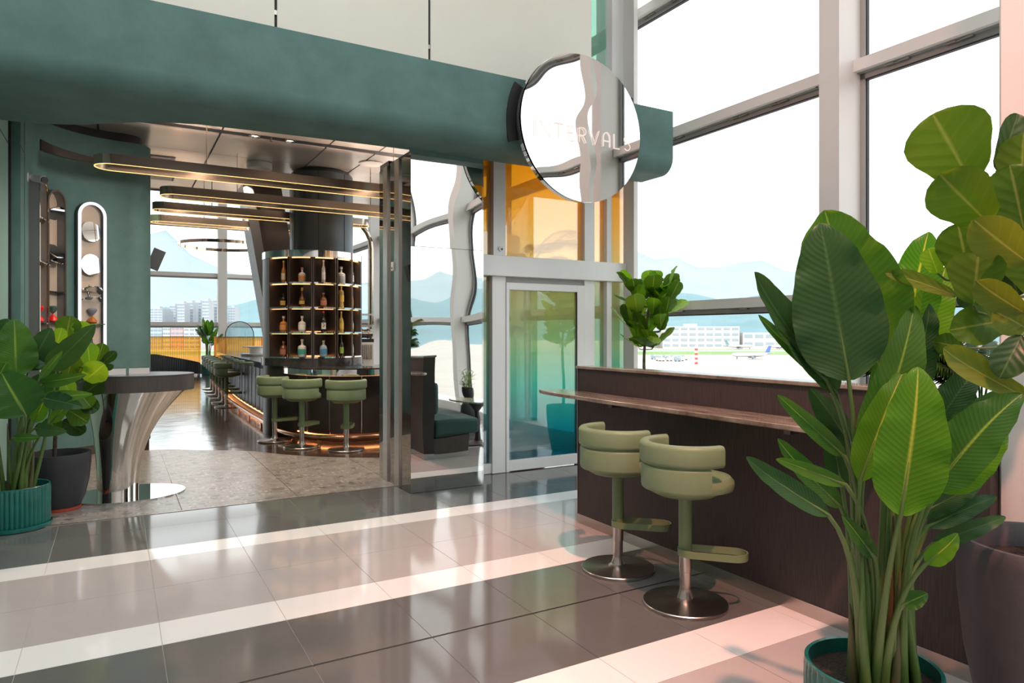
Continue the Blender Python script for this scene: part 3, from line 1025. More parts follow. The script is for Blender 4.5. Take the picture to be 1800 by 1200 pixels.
# ---- white building column at the right edge
colr = box('column_right', M['column_white'], 3.36, 3.95, 0.55, 1.56, 0, 8.0, bevel=0.012)
tag(colr, 'square white building column at the right edge behind the grey pot', None, None, 'structure')

# ---- leaning structural column behind the bar shelves
lean = MB()
p0 = [(2.47, 13.0, 0.0), (3.10, 13.0, 0.0), (3.10, 13.6, 0.0), (2.47, 13.6, 0.0)]
rb, rt = [], []
for (x, y, z) in p0:
    rb.append((x + 0.22, y, 0.0))
    rt.append((x - 0.50, y, 4.3))
lean.loft([rb, rt])
lc = lean.build('column_leaning', M['bronze'], None)
tag(lc, 'leaning dark metal-clad column behind the bottle shelves', None, None, 'structure')
mb = MB()
rb = [(2.47 + 0.20, 12.97, 0.0), (2.68, 12.94, 0.0), (2.68, 13.62, 0.0), (2.47 + 0.20, 13.62, 0.0)]
rt = [(x - 0.72, y, 4.3) for x, y, z in rb]
rb = [(x - 0.0 if i in (1, 2) else x - 0.02, y, z) for i, (x, y, z) in enumerate(rb)]
rt = [(x + (0.13 if i in (1, 2) else -0.02), y, z) for i, (x, y, z) in enumerate(rt)]
rb = [(x + (0.13 if i in (1, 2) else 0.0), y, z) for i, (x, y, z) in enumerate(rb)]
mb.loft([rb, rt])
mb.build('cladding', M['slate_light'], lc)


# ================================================================== THINGS
# ---- wood-faced partition with its marble cap, shelf, bench, planter
PX, PXB = 3.29, 3.43
part = thing('partition', 'brown woven-panel partition with marble cap and steel skirting behind two stools', 'partition', (PX, 4.6, 0))
MB().box(PX, PXB, 1.98, 4.63, 0.075, 1.262).build('panel', M['linen'], part, False)
box('end_panel', M['bronze_deep'], PX - 0.002, PXB + 0.002, 4.63, 4.642, 0.075, 1.262, part)
box('skirting', M['brushed'], PX - 0.004, PXB + 0.004, 1.56, 4.644, 0.0, 0.075, part)
box('cap', M['marble'], PX - 0.012, PXB + 0.012, 1.98, 4.655, 1.262, 1.285, part, bevel=0.004)
MB().box(PX, PXB, 1.56, 1.98, 0.075, 1.00).build('low_panel', M['linen'], part, False)

sh = thing('bar_shelf', 'long brown marble shelf with a pointed rounded end along the brown partition', 'shelf', (PX, 4.0, 1.05))
poly = [(3.285, 1.98), (3.285, 4.66)]
tip = catmull([(3.285, 4.66), (3.27, 4.80), (3.19, 4.935), (3.10, 4.93), (3.04, 4.78), (3.015, 4.45), (2.995, 4.0), (2.985, 3.2), (2.98, 1.98)], 5)
poly = [(3.285, 1.98)] + tip
MB().prism(poly[::-1] if False else poly, 1.052, 1.082).build('shelf_top', M['marble'], sh, bevel=0.006)
box('shelf_bracket', M['bronze'], 3.06, 3.29, 2.4, 2.44, 1.02, 1.052, sh)
box('shelf_bracket', M['bronze'], 3.06, 3.29, 3.9, 3.94, 1.02, 1.052, sh)

bench = thing('bench', 'teal upholstered bench against the window side of the brown partition', 'bench', (3.8, 4.0, 0))
box('plinth', M['linen_dark'], 3.45, 3.90, 2.5, 4.60, 0.06, 0.25, bench)
box('plinth_trim', M['brushed'], 3.448, 3.905, 2.49, 4.61, 0, 0.06, bench)
box('seat', M['teal_fabric'], 3.45, 4.05, 2.5, 4.62, 0.25, 0.45, bench, bevel=0.045)
box('backrest', M['teal_fabric'], 3.45, 3.55, 2.5, 4.50, 0.50, 0.92, bench, bevel=0.045)

tb = thing('side_table', 'small oval green marble table on a dark stem by the teal bench', 'table', (4.35, 3.95, 0))
ell = [(4.35 + 0.42 * cos(2 * pi * k / 40), 3.95 + 0.32 * sin(2 * pi * k / 40)) for k in range(40)]
MB().prism(ell, 0.60, 0.625).build('table_top', M['marble_green'], tb, bevel=0.006)
MB().lathe([(0.05, 0.03), (0.04, 0.1), (0.035, 0.45), (0.12, 0.56), (0.13, 0.60)], (4.35, 3.95, 0), 20).build('stem', M['pot_dark'], tb)
MB().lathe([(0.2, 0), (0.2, 0.015), (0.06, 0.04)], (4.35, 3.95, 0), 28).build('base', M['pot_dark'], tb)

st = thing('plant_stand', 'dark rounded stand under the bamboo pot by the window', 'stand', (4.8, 2.77, 0))
MB().lathe([(0.12, 0.0), (0.17, 0.05), (0.19, 0.2), (0.16, 0.38), (0.10, 0.46), (0.11, 0.52)], (4.8, 2.77, 0), 28).build('stand_body', M['pot_dark'], st)

# planter box with palms at the right end of the partition
pl = thing('planter', 'low brown planter box with a bronze rim at the right end of the partition', 'planter', (3.8, 1.8, 0))
mb = MB()
mb.box(PXB + 0.01, 4.35, 1.60, 1.64, 0.0, 1.0).box(PXB + 0.01, 4.35, 2.40, 2.44, 0.0, 1.0).box(PXB + 0.01, PXB + 0.05, 1.64, 2.40, 0, 1.0).box(4.31, 4.35, 1.64, 2.40, 0, 1.0)
mb.build('planter_wall', M['linen_dark'], pl, False)
box('soil', M['soil'], PXB + 0.05, 4.31, 1.64, 2.40, 0.85, 0.95, pl)
mb = MB()
mb.box(PX - 0.01, PXB + 0.01, 1.57, 1.98, 1.0, 1.02)
mb.build('planter_rim', M['gold'], pl, False)
box('planter_rim', M['gold'], PXB + 0.01, 4.36, 1.59, 1.63, 1.0, 1.02, pl)


# ---- bar stools
def rrect(r0, r1, z0, z1, c=0.018, n=3):
    """rounded (r,z) rectangle profile"""
    pts = []
    for cx_, cz_, a0 in ((r1 - c, z0 + c, -pi / 2), (r1 - c, z1 - c, 0), (r0 + c, z1 - c, pi / 2), (r0 + c, z0 + c, pi)):
        for k in range(n + 1):
            a = a0 + (pi / 2) * k / n
            pts.append((cx_ + c * cos(a), cz_ + c * sin(a)))
    return pts


def make_stool(label, group):
    """faces +X (the open side of the back)"""
    t = thing('bar_stool', label, 'stool', (0, 0, 0), group)
    MB().lathe([(0.238, 0.0), (0.24, 0.004), (0.24, 0.016), (0.236, 0.02), (0.07, 0.028), (0.046, 0.04), (0.034, 0.075), (0.033, 0.09)], n=44).build('base', M['brushed'], t)
    MB().lathe([(0.032, 0.085), (0.032, 0.19), (0.035, 0.192), (0.035, 0.29)], n=24).build('pole', M['brushed'], t)
    MB().lathe([(0.038, 0.28), (0.038, 0.64)], n=24).build('sleeve', M['sage_metal'], t)
    ring = MB()
    out, inn = [], []
    for (x, y) in stadium(0.15, 0.0, 0.115, 0.078, 8):
        out.append((x, y))
    for (x, y) in stadium(0.15, 0.0, 0.115, 0.071, 8):
        inn.append((x, y))
    ring.loft([[(x, y, 0.285) for x, y in out], [(x, y, 0.325) for x, y in out], [(x, y, 0.325) for x, y in inn], [(x, y, 0.285) for x, y in inn], [(x, y, 0.285) for x, y in out]], False, False)
    ring.build('footrest', M['sage_metal'], t)
    MB().lathe([(0.06, 0.630), (0.165, 0.634), (0.195, 0.650), (0.205, 0.675)], n=40).build('seat_pan', M['sage_metal'], t)
    MB().lathe([(0.20, 0.66), (0.232, 0.668), (0.238, 0.69), (0.236, 0.715), (0.215, 0.738), (0.10, 0.752), (0.0, 0.755)], (0.045, 0, 0), 44, cap1=False).build('seat', M['sage'], t)
    MB().arc(rrect(0.205, 0.258, 0.668, 0.815, 0.02), (0.01, 0, 0), radians(98), radians(262), 28).build('lower_back', M['sage'], t)
    MB().arc(rrect(0.208, 0.272, 0.817, 0.940, 0.024), (0.015, 0, 0), radians(82), radians(278), 32).build('upper_back', M['sage'], t)
    MB().arc([(0.206, 0.8), (0.25, 0.8), (0.25, 0.83), (0.206, 0.83)], (0.012, 0, 0), radians(100), radians(260), 20).build('seam', M['sage_metal'], t)
    return t


stool = make_stool('sage green bar stool at the marble shelf, second from the door end', 'stools at the marble shelf')
stool.location = (2.83, 2.93, 0)
stool.rotation_euler = (0, 0, radians(-5))
s2 = copy_tree(stool, (2.866, 3.585, 0), radians(-2))
s2['label'] = 'sage green bar stool at the marble shelf, next to the glass door end'
for q in (stool, s2):
    for ch in q.children:
        if ch.name.startswith('footrest'):
            ch.rotation_euler = (0, 0, radians(-42))
BARS = [((2.66, 9.06), 78, 'sage green bar stool in front of the curved bar, closest to the mirror pillar'),
        ((2.20, 9.58), 52, 'sage green bar stool in front of the curved bar, middle of the three near ones'),
        ((1.99, 10.33), 22, 'sage green bar stool at the curved bar corner, partly behind the middle one')]
for (x, y), rz, lb in BARS:
    c = copy_tree(stool, (x, y, 0), radians(rz))
    c['label'] = lb
    c['group'] = 'stools at the curved bar front'
    for ch in c.children:
        if ch.name.startswith('footrest'):
            ch.rotation_euler = (0, 0, radians(-12))
ORD = ['first', 'second', 'third', 'fourth', 'fifth', 'sixth', 'seventh']
for i, y in enumerate((15.6, 16.6, 17.6, 18.7, 19.8, 20.9)):
    c = copy_tree(stool, (2.02 + 0.055 * (y - 15.6), y, 0), radians(4))
    c['label'] = 'sage green stool in the far row along the bar, %s from the near end' % ORD[i]
    c['group'] = 'stools in the far row along the bar'

# ---- the bar
CURVE = catmull([(4.9, 9.52), (3.9, 9.47), (3.25, 9.46), (2.8, 9.55), (2.42, 9.84), (2.22, 10.35), (2.15, 11.2), (2.15, 13.6), (2.19, 16), (2.31, 18.5), (2.46, 21.1)], 8)
bar = thing('bar_counter', 'long curved bar counter with chrome edge, bronze panels and copper foot rail', 'bar', (2.6, 10.0, 0))
# travel runs right-to-left along the front, so the inside of the bar lies to the right of travel (negative offset)
MB().sweep(CURVE, [(0.0, 0.955), (0.0, 1.04), (-0.012, 1.045), (-0.012, 0.955)]).build('chrome_edge', M['chrome'], bar)
MB().sweep(CURVE, [(0.004, 1.045), (0.004, 1.06), (-0.62, 1.06), (-0.62, 1.045)]).build('counter_top', M['marble_black'], bar)
MB().sweep(CURVE, [(-0.02, 0.96), (-0.02, 1.044), (-0.60, 1.044), (-0.60, 0.96)]).build('counter_core', M['bronze_deep'], bar)
face = offset(CURVE, -0.16)
MB().sweep(face, [(-0.05, 0.10), (-0.05, 0.96), (-0.10, 0.96), (-0.10, 0.10)]).build('carcass', M['black'], bar)
MB().sweep(offset(CURVE, -0.24), [(0, 0.0), (0, 0.10), (-0.05, 0.10), (-0.05, 0.0)]).build('plinth', M['bronze_deep'], bar)
fs = resample(face, 0.46)
for i in range(len(fs) - 1):
    a, b = fs[i], fs[i + 1]
    if a[1] > 17.5:
        continue
    mb = MB()
    row0, row1 = [], []
    dx, dy = b[0] - a[0], b[1] - a[1]
    L = hypot(dx, dy)
    nx, ny = -dy / L, dx / L
    for k in range(7):
        t = 0.03 + 0.94 * k / 6
        bulge = 0.035 * (1 - (2 * t - 1) ** 2) - 0.02
        px_, py_ = a[0] + dx * t + nx * bulge, a[1] + dy * t + ny * bulge
        row0.append((px_, py_, 0.115))
        row1.append((px_, py_, 0.955))
    mb.grid([row0, row1])
    mb.build('panel', M['bronze_deep'] if a[0] > 2.6 or a[1] < 10.0 else M['slate'], bar)
    w = MB().obox((a[0] + nx * -0.012, a[1] + ny * -0.012, 0.535), (dx / L * 0.008, dy / L * 0.008, 0), (nx * 0.012, ny * 0.012, 0), (0, 0, 0.42))
    w.build('panel_trim', M['brushed'], bar, False)
rest_face = [p for p in face if p[1] > 17.4]
MB().sweep(rest_face, [(0.0, 0.115), (0.0, 0.955), (-0.05, 0.955), (-0.05, 0.115)]).build('far_panel', M['slate'], bar)
MB().tube([(x, y, 0.10) for x, y in offset(CURVE, 0.05)], 0.036, 10).build('foot_rail', M['copper'], bar)
for x, y in resample(offset(CURVE, 0.02), 1.25):
    MB().box(x - 0.015, x + 0.015, y - 0.015, y + 0.07, 0.0, 0.09).build('rail_foot', M['copper'], bar)
MB().sweep(offset(CURVE, -0.17), [(0, 0.085), (0, 0.099), (-0.03, 0.099), (-0.03, 0.085)]).build('led_strip', M['led_orange'], bar)
MB().sweep(offset(CURVE, -0.06), [(0, 0.945), (0, 0.953), (-0.015, 0.953), (-0.015, 0.945)]).build('led_strip', emit_mat('led_under_counter', (1.0, 0.4, 0.18), 0.9), bar)

# ---- round bottle display and its column
DC = Vector((2.75, 11.2))
dh = Vector((2.75, 11.2)).normalized()
rt_ = Vector((dh.y, -dh.x))


def dpt(th, r, z):
    a = radians(th)
    p = DC + (-dh * cos(a) + rt_ * sin(a)) * r
    return (p.x, p.y, z)


def ring_sector(mb, t0, t1, r0, r1, z0, z1, n=8):
    rings = []
    for k in range(n + 1):
        t = t0 + (t1 - t0) * k / n
        rings.append([dpt(t, r0, z0), dpt(t, r1, z0), dpt(t, r1, z1), dpt(t, r0, z1)])
    return mb.loft(rings)


disp = thing('bottle_display', 'round dark bottle display with lit shelves around the bar column', 'shelf unit', (DC.x, DC.y, 0))
ring_sector(MB(), -60, 300, 0.0, 0.46, 1.05, 2.70, 40).build('core', M['bronze_deep'], disp)
ring_sector(MB(), -100, 100, 0.40, 0.775, 2.70, 2.805, 40).build('top_band', M['chrome'], disp)
ring_sector(MB(), -180, 180, 0.0, 0.79, 1.06, 1.175, 48).build('stone_base', M['marble_black'], disp)
ring_sector(MB(), -180, 180, 0.0, 0.76, 0.0, 1.06, 40).build('lower_body', M['bronze_deep'], disp)
ring_sector(MB(), -112, -58, 0.70, 0.765, 1.175, 2.70, 10).build('side_shell', M['slate_light'], disp)
ring_sector(MB(), 73, 112, 0.70, 0.765, 1.175, 2.70, 8).build('side_shell', M['bronze_deep'], disp)
BAYS = [(-57, -29.5), (-26.5, -2), (1, 25.5), (29, 50), (52.5, 72)]
for e in (-57.5, -29, -27, -1.5, 0.5, 26, 28.5, 50.5, 52, 72.5):
    ring_sector(MB(), e - 0.5, e + 0.5, 0.44, 0.755, 1.175, 2.70, 1).build('divider', M['bronze'], disp, False)
for e0, e1 in ((-29, -27), (-1.5, 0.5), (26, 28.5), (50.5, 52)):
    ring_sector(MB(), e0, e1, 0.5, 0.70, 1.175, 2.70, 1).build('bay_gap', M['black'], disp, False)
SHZ = [1.178, 1.552, 1.926, 2.300]
for t0, t1 in BAYS:
    for z in SHZ:
        s = ring_sector(MB(), t0, t1, 0.45, 0.785, z, z + 0.022, 6).build('shelf', M['chrome'], disp)
    for z in SHZ[1:] + [2.70]:
        ring_sector(MB(), t0 + 1.5, t1 - 1.5, 0.70, 0.735, z - 0.010, z - 0.004, 5).build('led_strip', M['led_warm'], disp)
    for z in SHZ:
        ring_sector(MB(), t0 + 1.5, t1 - 1.5, 0.462, 0.475, z + 0.024, z + 0.034, 5).build('led_strip', emit_mat('led_back', (1.0, 0.34, 0.10), 2.6) if 'led_back' not in bpy.data.materials else bpy.data.materials['led_back'], disp)

colb = thing('column_bar', 'round dark slate-metal column rising from the bottle display to the ceiling', 'column', (2.95, 11.45, 0))
MB().lathe([(0.505, 2.70), (0.505, 4.13), (0.44, 4.20)], (2.95, 11.45, 0), 56).build('column_shaft', M['slate'], colb)
for a in (200, 250, 300):
    x, y = 2.95 + 0.506 * cos(radians(a)), 11.45 + 0.506 * sin(radians(a))
    MB().lathe([(0.004, 2.8), (0.004, 4.13)], (x, y, 0), 6).build('seam', M['black'], colb)

# bottles: outline profiles (radius, height)
SHAPES = {
    'tall': [(0.028, 0), (0.030, 0.004), (0.030, 0.15), (0.026, 0.17), (0.012, 0.20), (0.011, 0.26), (0.013, 0.262), (0.013, 0.285)],
    'slim': [(0.024, 0), (0.026, 0.004), (0.024, 0.19), (0.012, 0.22), (0.011, 0.27), (0.013, 0.272), (0.013, 0.295)],
    'square': [(0.038, 0), (0.040, 0.005), (0.040, 0.11), (0.034, 0.125), (0.013, 0.14), (0.012, 0.175), (0.018, 0.177), (0.018, 0.205)],
    'squat': [(0.042, 0), (0.045, 0.006), (0.045, 0.10), (0.036, 0.125), (0.014, 0.14), (0.013, 0.165), (0.017, 0.167), (0.017, 0.19)],
    'round': [(0.020, 0), (0.032, 0.02), (0.040, 0.06), (0.034, 0.105), (0.014, 0.14), (0.011, 0.20), (0.013, 0.202), (0.013, 0.24)],
    'flare': [(0.036, 0), (0.036, 0.01), (0.027, 0.11), (0.036, 0.19), (0.030, 0.215), (0.012, 0.23), (0.012, 0.25), (0.014, 0.252), (0.014, 0.27)],
    'wine': [(0.036, 0), (0.037, 0.006), (0.037, 0.16), (0.030, 0.185), (0.014, 0.215), (0.013, 0.27), (0.015, 0.272), (0.015, 0.30)],
}
BOT = [  # rows from the top shelf down, bays from left to right
    [('tall', 'whisky', 'gold', 'cream', 'tall gold bottle', 1.05), ('square', 'clear', 'copper', 'orange', 'square bottle with orange label', 1.0), ('slim', 'clear', 'white', 'white', 'slim clear bottle', 1.05),
     ('square', 'clear', 'white', 'silver', 'wide clear decanter bottle', 1.15), ('wine', 'ink', 'copper', 'white', 'dark wine bottle with white label', 1.0)],
    [('squat', 'ink', 'black', 'yellow', 'squat black bottle with yellow label', 1.0), ('round', 'brown', 'gold', 'gold', 'round brown bottle with gold label', 1.1), ('squat', 'brown', 'copper', 'copper', 'small brown bottle with copper label', 1.05),
     ('flare', 'gold_liquor', 'gold', 'yellow', 'waisted golden liqueur bottle', 1.1), ('tall', 'whisky', 'black', 'orange', 'dark-necked bottle with orange label', 1.0)],
    [('square', 'whisky', 'white', 'orange', 'square amber bottle with orange label', 1.05), ('square', 'clear', 'cream', 'white', 'clear bottle with white stopper', 1.05), ('wine', 'ink', 'red', 'white', 'dark bottle with red neck and white label', 0.95),
     ('wine', 'gold_liquor', 'gold', 'yellow', 'yellow bottle with gold neck', 0.95), ('wine', 'brown', 'black', 'cream', 'brown bottle with cream label', 0.9)],
    [('squat', 'brown', 'copper', 'copper', 'brown bottle with copper label', 1.1), ('square', 'clear', 'cream', 'teal', 'clear bottle with round teal label', 1.15), ('squat', 'blue_b', 'gold', 'blue', 'short blue-labelled bottle', 1.15),
     ('wine', 'ink', 'black', 'lime', 'black bottle with lime green label', 0.95), ('wine', 'silver', 'silver', 'white', 'grey see-through bottle', 0.9)],
]
ROWN = ['top shelf', 'second shelf', 'third shelf', 'bottom shelf']
M['l_silver'] = M['b_silver']
for ri, row in enumerate(BOT):
    z = SHZ[3 - ri] + 0.022
    for bi, (shp, body, cap_, lab, txt, s) in enumerate(row):
        t0, t1 = BAYS[bi]
        c = dpt((t0 + t1) / 2 + (2 if bi == 0 else 0), 0.655, z)
        prof = SHAPES[shp]
        t = thing('bottle', '%s on the %s of the bottle display' % (txt, ROWN[ri]), 'bottle', c, 'bottles on the round display')
        sc = 1.12 * s
        pb = [(r * sc, h * sc) for r, h in prof[:-2]]
        pc = [(r * sc, h * sc) for r, h in prof[-2:]]
        n = 4 if shp == 'square' else 16
        k = 1.25 if n == 4 else 1.0
        MB().lathe([(r * (k if r > 0.03 else 1), h) for r, h in pb], c, 16 if n != 4 else 16).build('glass_body', M['b_' + body], t)
        MB().lathe([(pc[0][0], pc[0][1])] + [(pc[1][0], pc[1][1])], c, 12).build('stopper', M['l_' + cap_] if 'l_' + cap_ in M else M['b_silver'], t)
        hmax = max(h for r, h in pb if r > 0.022 * sc)
        rl = max(r for r, h in pb) * (k if n == 4 else 1.0) + 0.0012
        rr_ = [r for r, h in pb if 0.0 < h <= hmax]
        # label: a sheet wrapped round the side that faces the room
        ang = atan2(-dh.y, -dh.x) + radians((t0 + t1) / 2) * 0.6
        z0_, z1_ = hmax * 0.22, hmax * 0.72
        if shp in ('round', 'flare'):
            rl = rl * 0.97
            z0_, z1_ = hmax * 0.35, hmax * 0.75
        MB().arc([(rl - 0.004, z0_), (rl, z0_), (rl, z1_), (rl - 0.004, z1_)], c, ang - 1.0, ang + 1.0, 10).build('bottle_label', M['l_' + lab], t)
        if txt.startswith('dark bottle with red neck'):
            a2 = ang
            for q, (u, w) in enumerate(((-0.2, 0.62), (0.1, 0.50), (-0.1, 0.38))):
                MB().arc([(rl, hmax * w), (rl + 0.0012, hmax * w), (rl + 0.0012, hmax * (w + 0.06)), (rl, hmax * (w + 0.06))], c, a2 + u - 0.3, a2 + u + 0.3, 4).build('label_mark', M['l_black'], t)

# ---- back bar machines right of the display
ice = thing('ice_machine', 'pale grey grille-fronted machine on the back bar right of the bottles', 'machine', (3.62, 11.4, 1.0))
box('machine_body', M['plastic_white'], 3.42, 3.80, 11.3, 11.7, 0.9, 1.40, ice, bevel=0.01)
for k in range(9):
    box('grille_slat', M['brushed'], 3.45 + 0.036 * k, 3.47 + 0.036 * k, 11.285, 11.30, 1.12, 1.36, ice)
esp = thing('coffee_machine', 'chrome coffee machine with round boilers standing on the grille-fronted machine', 'machine', (3.62, 11.45, 1.40))
box('machine_base', M['plastic_black'], 3.43, 3.80, 11.32, 11.62, 1.40, 1.46, esp)
MB().tube([(3.43, 11.45, 1.55), (3.80, 11.45, 1.55)], 0.075, 16).build('boiler', M['chrome'], esp)
for k in range(3):
    MB().lathe([(0.085, 0), (0.085, 0.012)], (0, 0, 0), 18).build('boiler_ring', M['brushed'], esp, local=True).matrix_local = Matrix.Translation((-0.1 + 0.1 * k, 0.0, 0.15)) @ Matrix.Rotation(radians(90), 4, 'Y')
box('machine_top', M['brushed'], 3.45, 3.78, 11.36, 11.56, 1.66, 1.70, esp)
bb = box('back_counter', M['marble_black'], 3.3, 5.2, 11.15, 11.8, 0.0, 1.0)
tag(bb, 'black stone back counter under the coffee machine', 'counter')
for i, (x, y, mm, txt) in enumerate(((3.52, 9.92, 'b_green', 'small green glass bottle on the bar counter near the mirror pillar'), (3.62, 9.95, 'b_ink', 'small dark bottle on the bar counter near the mirror pillar'))):
    t = thing('bottle', txt, 'bottle', (x, y, 1.06), 'small bottles on the counter')
    MB().lathe([(0.03, 0), (0.03, 0.12), (0.012, 0.15), (0.012, 0.2)], (x, y, 1.06), 12).build('glass_body', M[mm], t)
    MB().lathe([(0.014, 0.2), (0.014, 0.225)], (x, y, 1.06), 10).build('stopper', M['l_black'], t)
tap = thing('beer_tap', 'black beer tap tower on the bar counter by the mirror pillar', 'tap', (3.78, 9.95, 1.06))
MB().tube([(3.78, 9.95, 1.06), (3.78, 9.95, 1.26)], 0.035, 12).build('tower', M['plastic_black'], tap)
MB().tube([(3.72, 9.95, 1.24), (3.90, 9.95, 1.24)], 0.045, 12).build('head', M['plastic_black'], tap)
MB().tube([(3.70, 9.9, 1.24), (3.66, 9.86, 1.22), (3.64, 9.85, 1.16)], 0.012, 8).build('spout', M['chrome'], tap)
tr = thing('tray', 'round white serving tray raised on the far bar counter', 'tray', (2.72, 16.2, 1.06))
MB().lathe([(0.32, 0), (0.34, 0.03), (0.34, 0.05)], (2.72, 16.2, 1.06), 28).build('dish', M['white'], tr)
MB().lathe([(0.14, 0.05), (0.16, 0.17), (0.30, 0.19), (0.31, 0.205)], (2.72, 16.2, 1.06), 24).build('raised_plate', M['plastic_white'], tr)

# chrome arch behind the bar
ar = thing('arch_frame', 'tall polished arch frame standing behind the bar right of the column', 'frame', (3.7, 13.0, 0))
pp = [(3.05, 13.0, 1.0), (3.05, 13.0, 3.2)]
for k in range(13):
    a = pi - pi * k / 12
    pp.append((3.68 + 0.63 * cos(a), 13.0, 3.20 + 0.60 * sin(a)))
pp += [(4.31, 13.0, 3.2), (4.31, 13.0, 0.95)]
MB().tube(pp, 0.045, 12).build('arch_tube', M['gold'], ar, angle=60)
MB().tube([(x, y + 0.052, z) for x, y, z in pp], 0.008, 6).build('led_strip', M['led_gold'], ar)
box('arch_shelf', M['brushed'], 3.05, 4.31, 12.9, 13.15, 1.9, 1.93, ar)
for x in (3.05, 4.31):
    MB().lathe([(0.12, 0), (0.12, 0.02), (0.05, 0.03), (0.045, 1.02)], (x, 13.0, 0), 16).build('arch_foot', M['gold'], ar)

# ---- long ring lights under the ceiling
def ring_light(label, x0, x1, y, z, w, h=0.11):
    t = thing('ring_light', label, 'light', ((x0 + x1) / 2, y, z), 'long polished ring lights over the bar')
    cxm, hl = (x0 + x1) / 2, (x1 - x0) / 2 - w
    o_, i_ = stadium(cxm, y, hl, w, 12), stadium(cxm, y, hl, w - 0.02, 12)
    mb = MB().loft([[(x, yy, z) for x, yy in o_], [(x, yy, z + h) for x, yy in o_], [(x, yy, z + h) for x, yy in i_], [(x, yy, z) for x, yy in i_], [(x, yy, z) for x, yy in o_]], False, False)
    mb.build('ring', M['ring'], t)
    a_, b_ = stadium(cxm, y, hl, w - 0.002, 12), stadium(cxm, y, hl, w - 0.010, 12)
    mb = MB().loft([[(x, yy, z - 0.006) for x, yy in a_], [(x, yy, z) for x, yy in a_], [(x, yy, z) for x, yy in b_], [(x, yy, z - 0.006) for x, yy in b_], [(x, yy, z - 0.006) for x, yy in a_]], False, False)
    mb.build('led_strip', M['led_gold'], t)
    for x in (cxm - hl * 0.55, cxm + hl * 0.55):
        MB().tube([(x, y + w - 0.01, z + h), (x, y + w - 0.01, 4.2)], 0.007, 6).build('hanger', M['gold'], t)
    return t


ring_light('long gold-lit ring light nearest the entrance, starting at the green wall slot', -0.22, 4.6, 9.10, 3.45, 0.20)
ring_light('second long gold-lit ring light from the entrance, starting past the green wall edge', 0.52, 4.6, 10.62, 3.45, 0.20)
ring_light('third long gold-lit ring light from the entrance, in front of the leaning column', 0.48, 3.9, 11.9, 3.45, 0.17)
ring_light('last long gold-lit ring light, furthest from the entrance', 0.50, 3.9, 13.2, 3.45, 0.17)
sl = thing('wall_slot', 'long dark recessed slot in the green wall beside the first ring light', 'recess', (-0.4, 10.2, 3.76))
mb = MB()
rings = []
for k in range(13):
    a = radians(22 + 46 * k / 12)
    x, y = ARC_C[0] - (ARC_R - 0.004) * cos(a), ARC_C[1] + (ARC_R - 0.004) * sin(a)
    x2, y2 = ARC_C[0] - (ARC_R - 0.018) * cos(a), ARC_C[1] + (ARC_R - 0.018) * sin(a)
    h0, h1 = 3.70 + 0.03 * k / 12, 3.83 - 0.03 * k / 12
    rings.append([(x, y, h0), (x2, y2, h0), (x2, y2, h1), (x, y, h1)])
mb.loft(rings).build('slot_lining', M['bronze_deep'], sl)
rp = thing('ring_pendant', 'thin polished round pendant ring hanging far down the bar hall', 'light', (2.2, 17.6, 3.6))
mb = MB()
R_ = 0.95
prof = [(R_, 0), (R_ + 0.025, 0), (R_ + 0.025, 0.07), (R_, 0.07)]
mb.arc(prof, (2.2, 17.6, 3.6), 0, 2 * pi, 48)
mb.build('ring', M['gold'], rp)
for k in range(3):
    a = 2 * pi * k / 3
    MB().tube([(2.2 + R_ * cos(a), 17.6 + R_ * sin(a), 3.66), (2.2 + R_ * cos(a), 17.6 + R_ * sin(a), 8.0)], 0.004, 5).build('wire', M['gold'], rp)

# downlights, detectors, sprinkler
for i, x in enumerate((1.62, 2.08)):
    t = thing('downlight', 'round silver downlight in the dark ceiling slot, %s one seen from the green wall' % ('first' if i == 0 else 'second'), 'light', (x, 9.76, 4.21), 'downlights in the ceiling slot')
    MB().lathe([(0.085, 0.0), (0.085, -0.012), (0.06, -0.014), (0.045, 0.0)], (x, 9.76, 4.21), 24).build('trim_ring', M['chrome'], t)
    MB().lathe([(0.044, -0.002), (0.0, -0.002)], (x, 9.76, 4.21), 20, cap0=False, cap1=False).build('lamp_face', emit_mat('downlight_face', (1, 0.82, 0.66), 3.0) if 'downlight_face' not in bpy.data.materials else bpy.data.materials['downlight_face'], t)
t = thing('sprinkler', 'small sprinkler head between the two ceiling slot downlights', 'sprinkler', (1.83, 9.76, 4.21))
MB().lathe([(0.03, 0), (0.03, -0.008), (0.008, -0.01), (0.008, -0.04), (0.02, -0.042), (0.02, -0.046)], (1.83, 9.76, 4.21), 14).build('head', M['gold'], t)
t = thing('detector_box', 'white rounded detector box under the bar ceiling before the round column', 'detector', (1.93, 11.25, 4.2))
MB().prism([(1.93 + 0.19 * cos(2 * pi * k / 32), 11.25 + 0.19 * sin(2 * pi * k / 32)) for k in range(32)], 4.10, 4.20).build('case', M['plastic_white'], t, bevel=0.012)
t = thing('ceiling_speaker', 'flat white round ceiling speaker right of the slate column', 'speaker', (3.45, 10.4, 4.2))
MB().lathe([(0.19, 0), (0.19, -0.012), (0.16, -0.018), (0.11, -0.008), (0.0, -0.008)], (3.45, 10.4, 4.2), 32, cap1=False).build('speaker_face', M['plastic_white'], t)

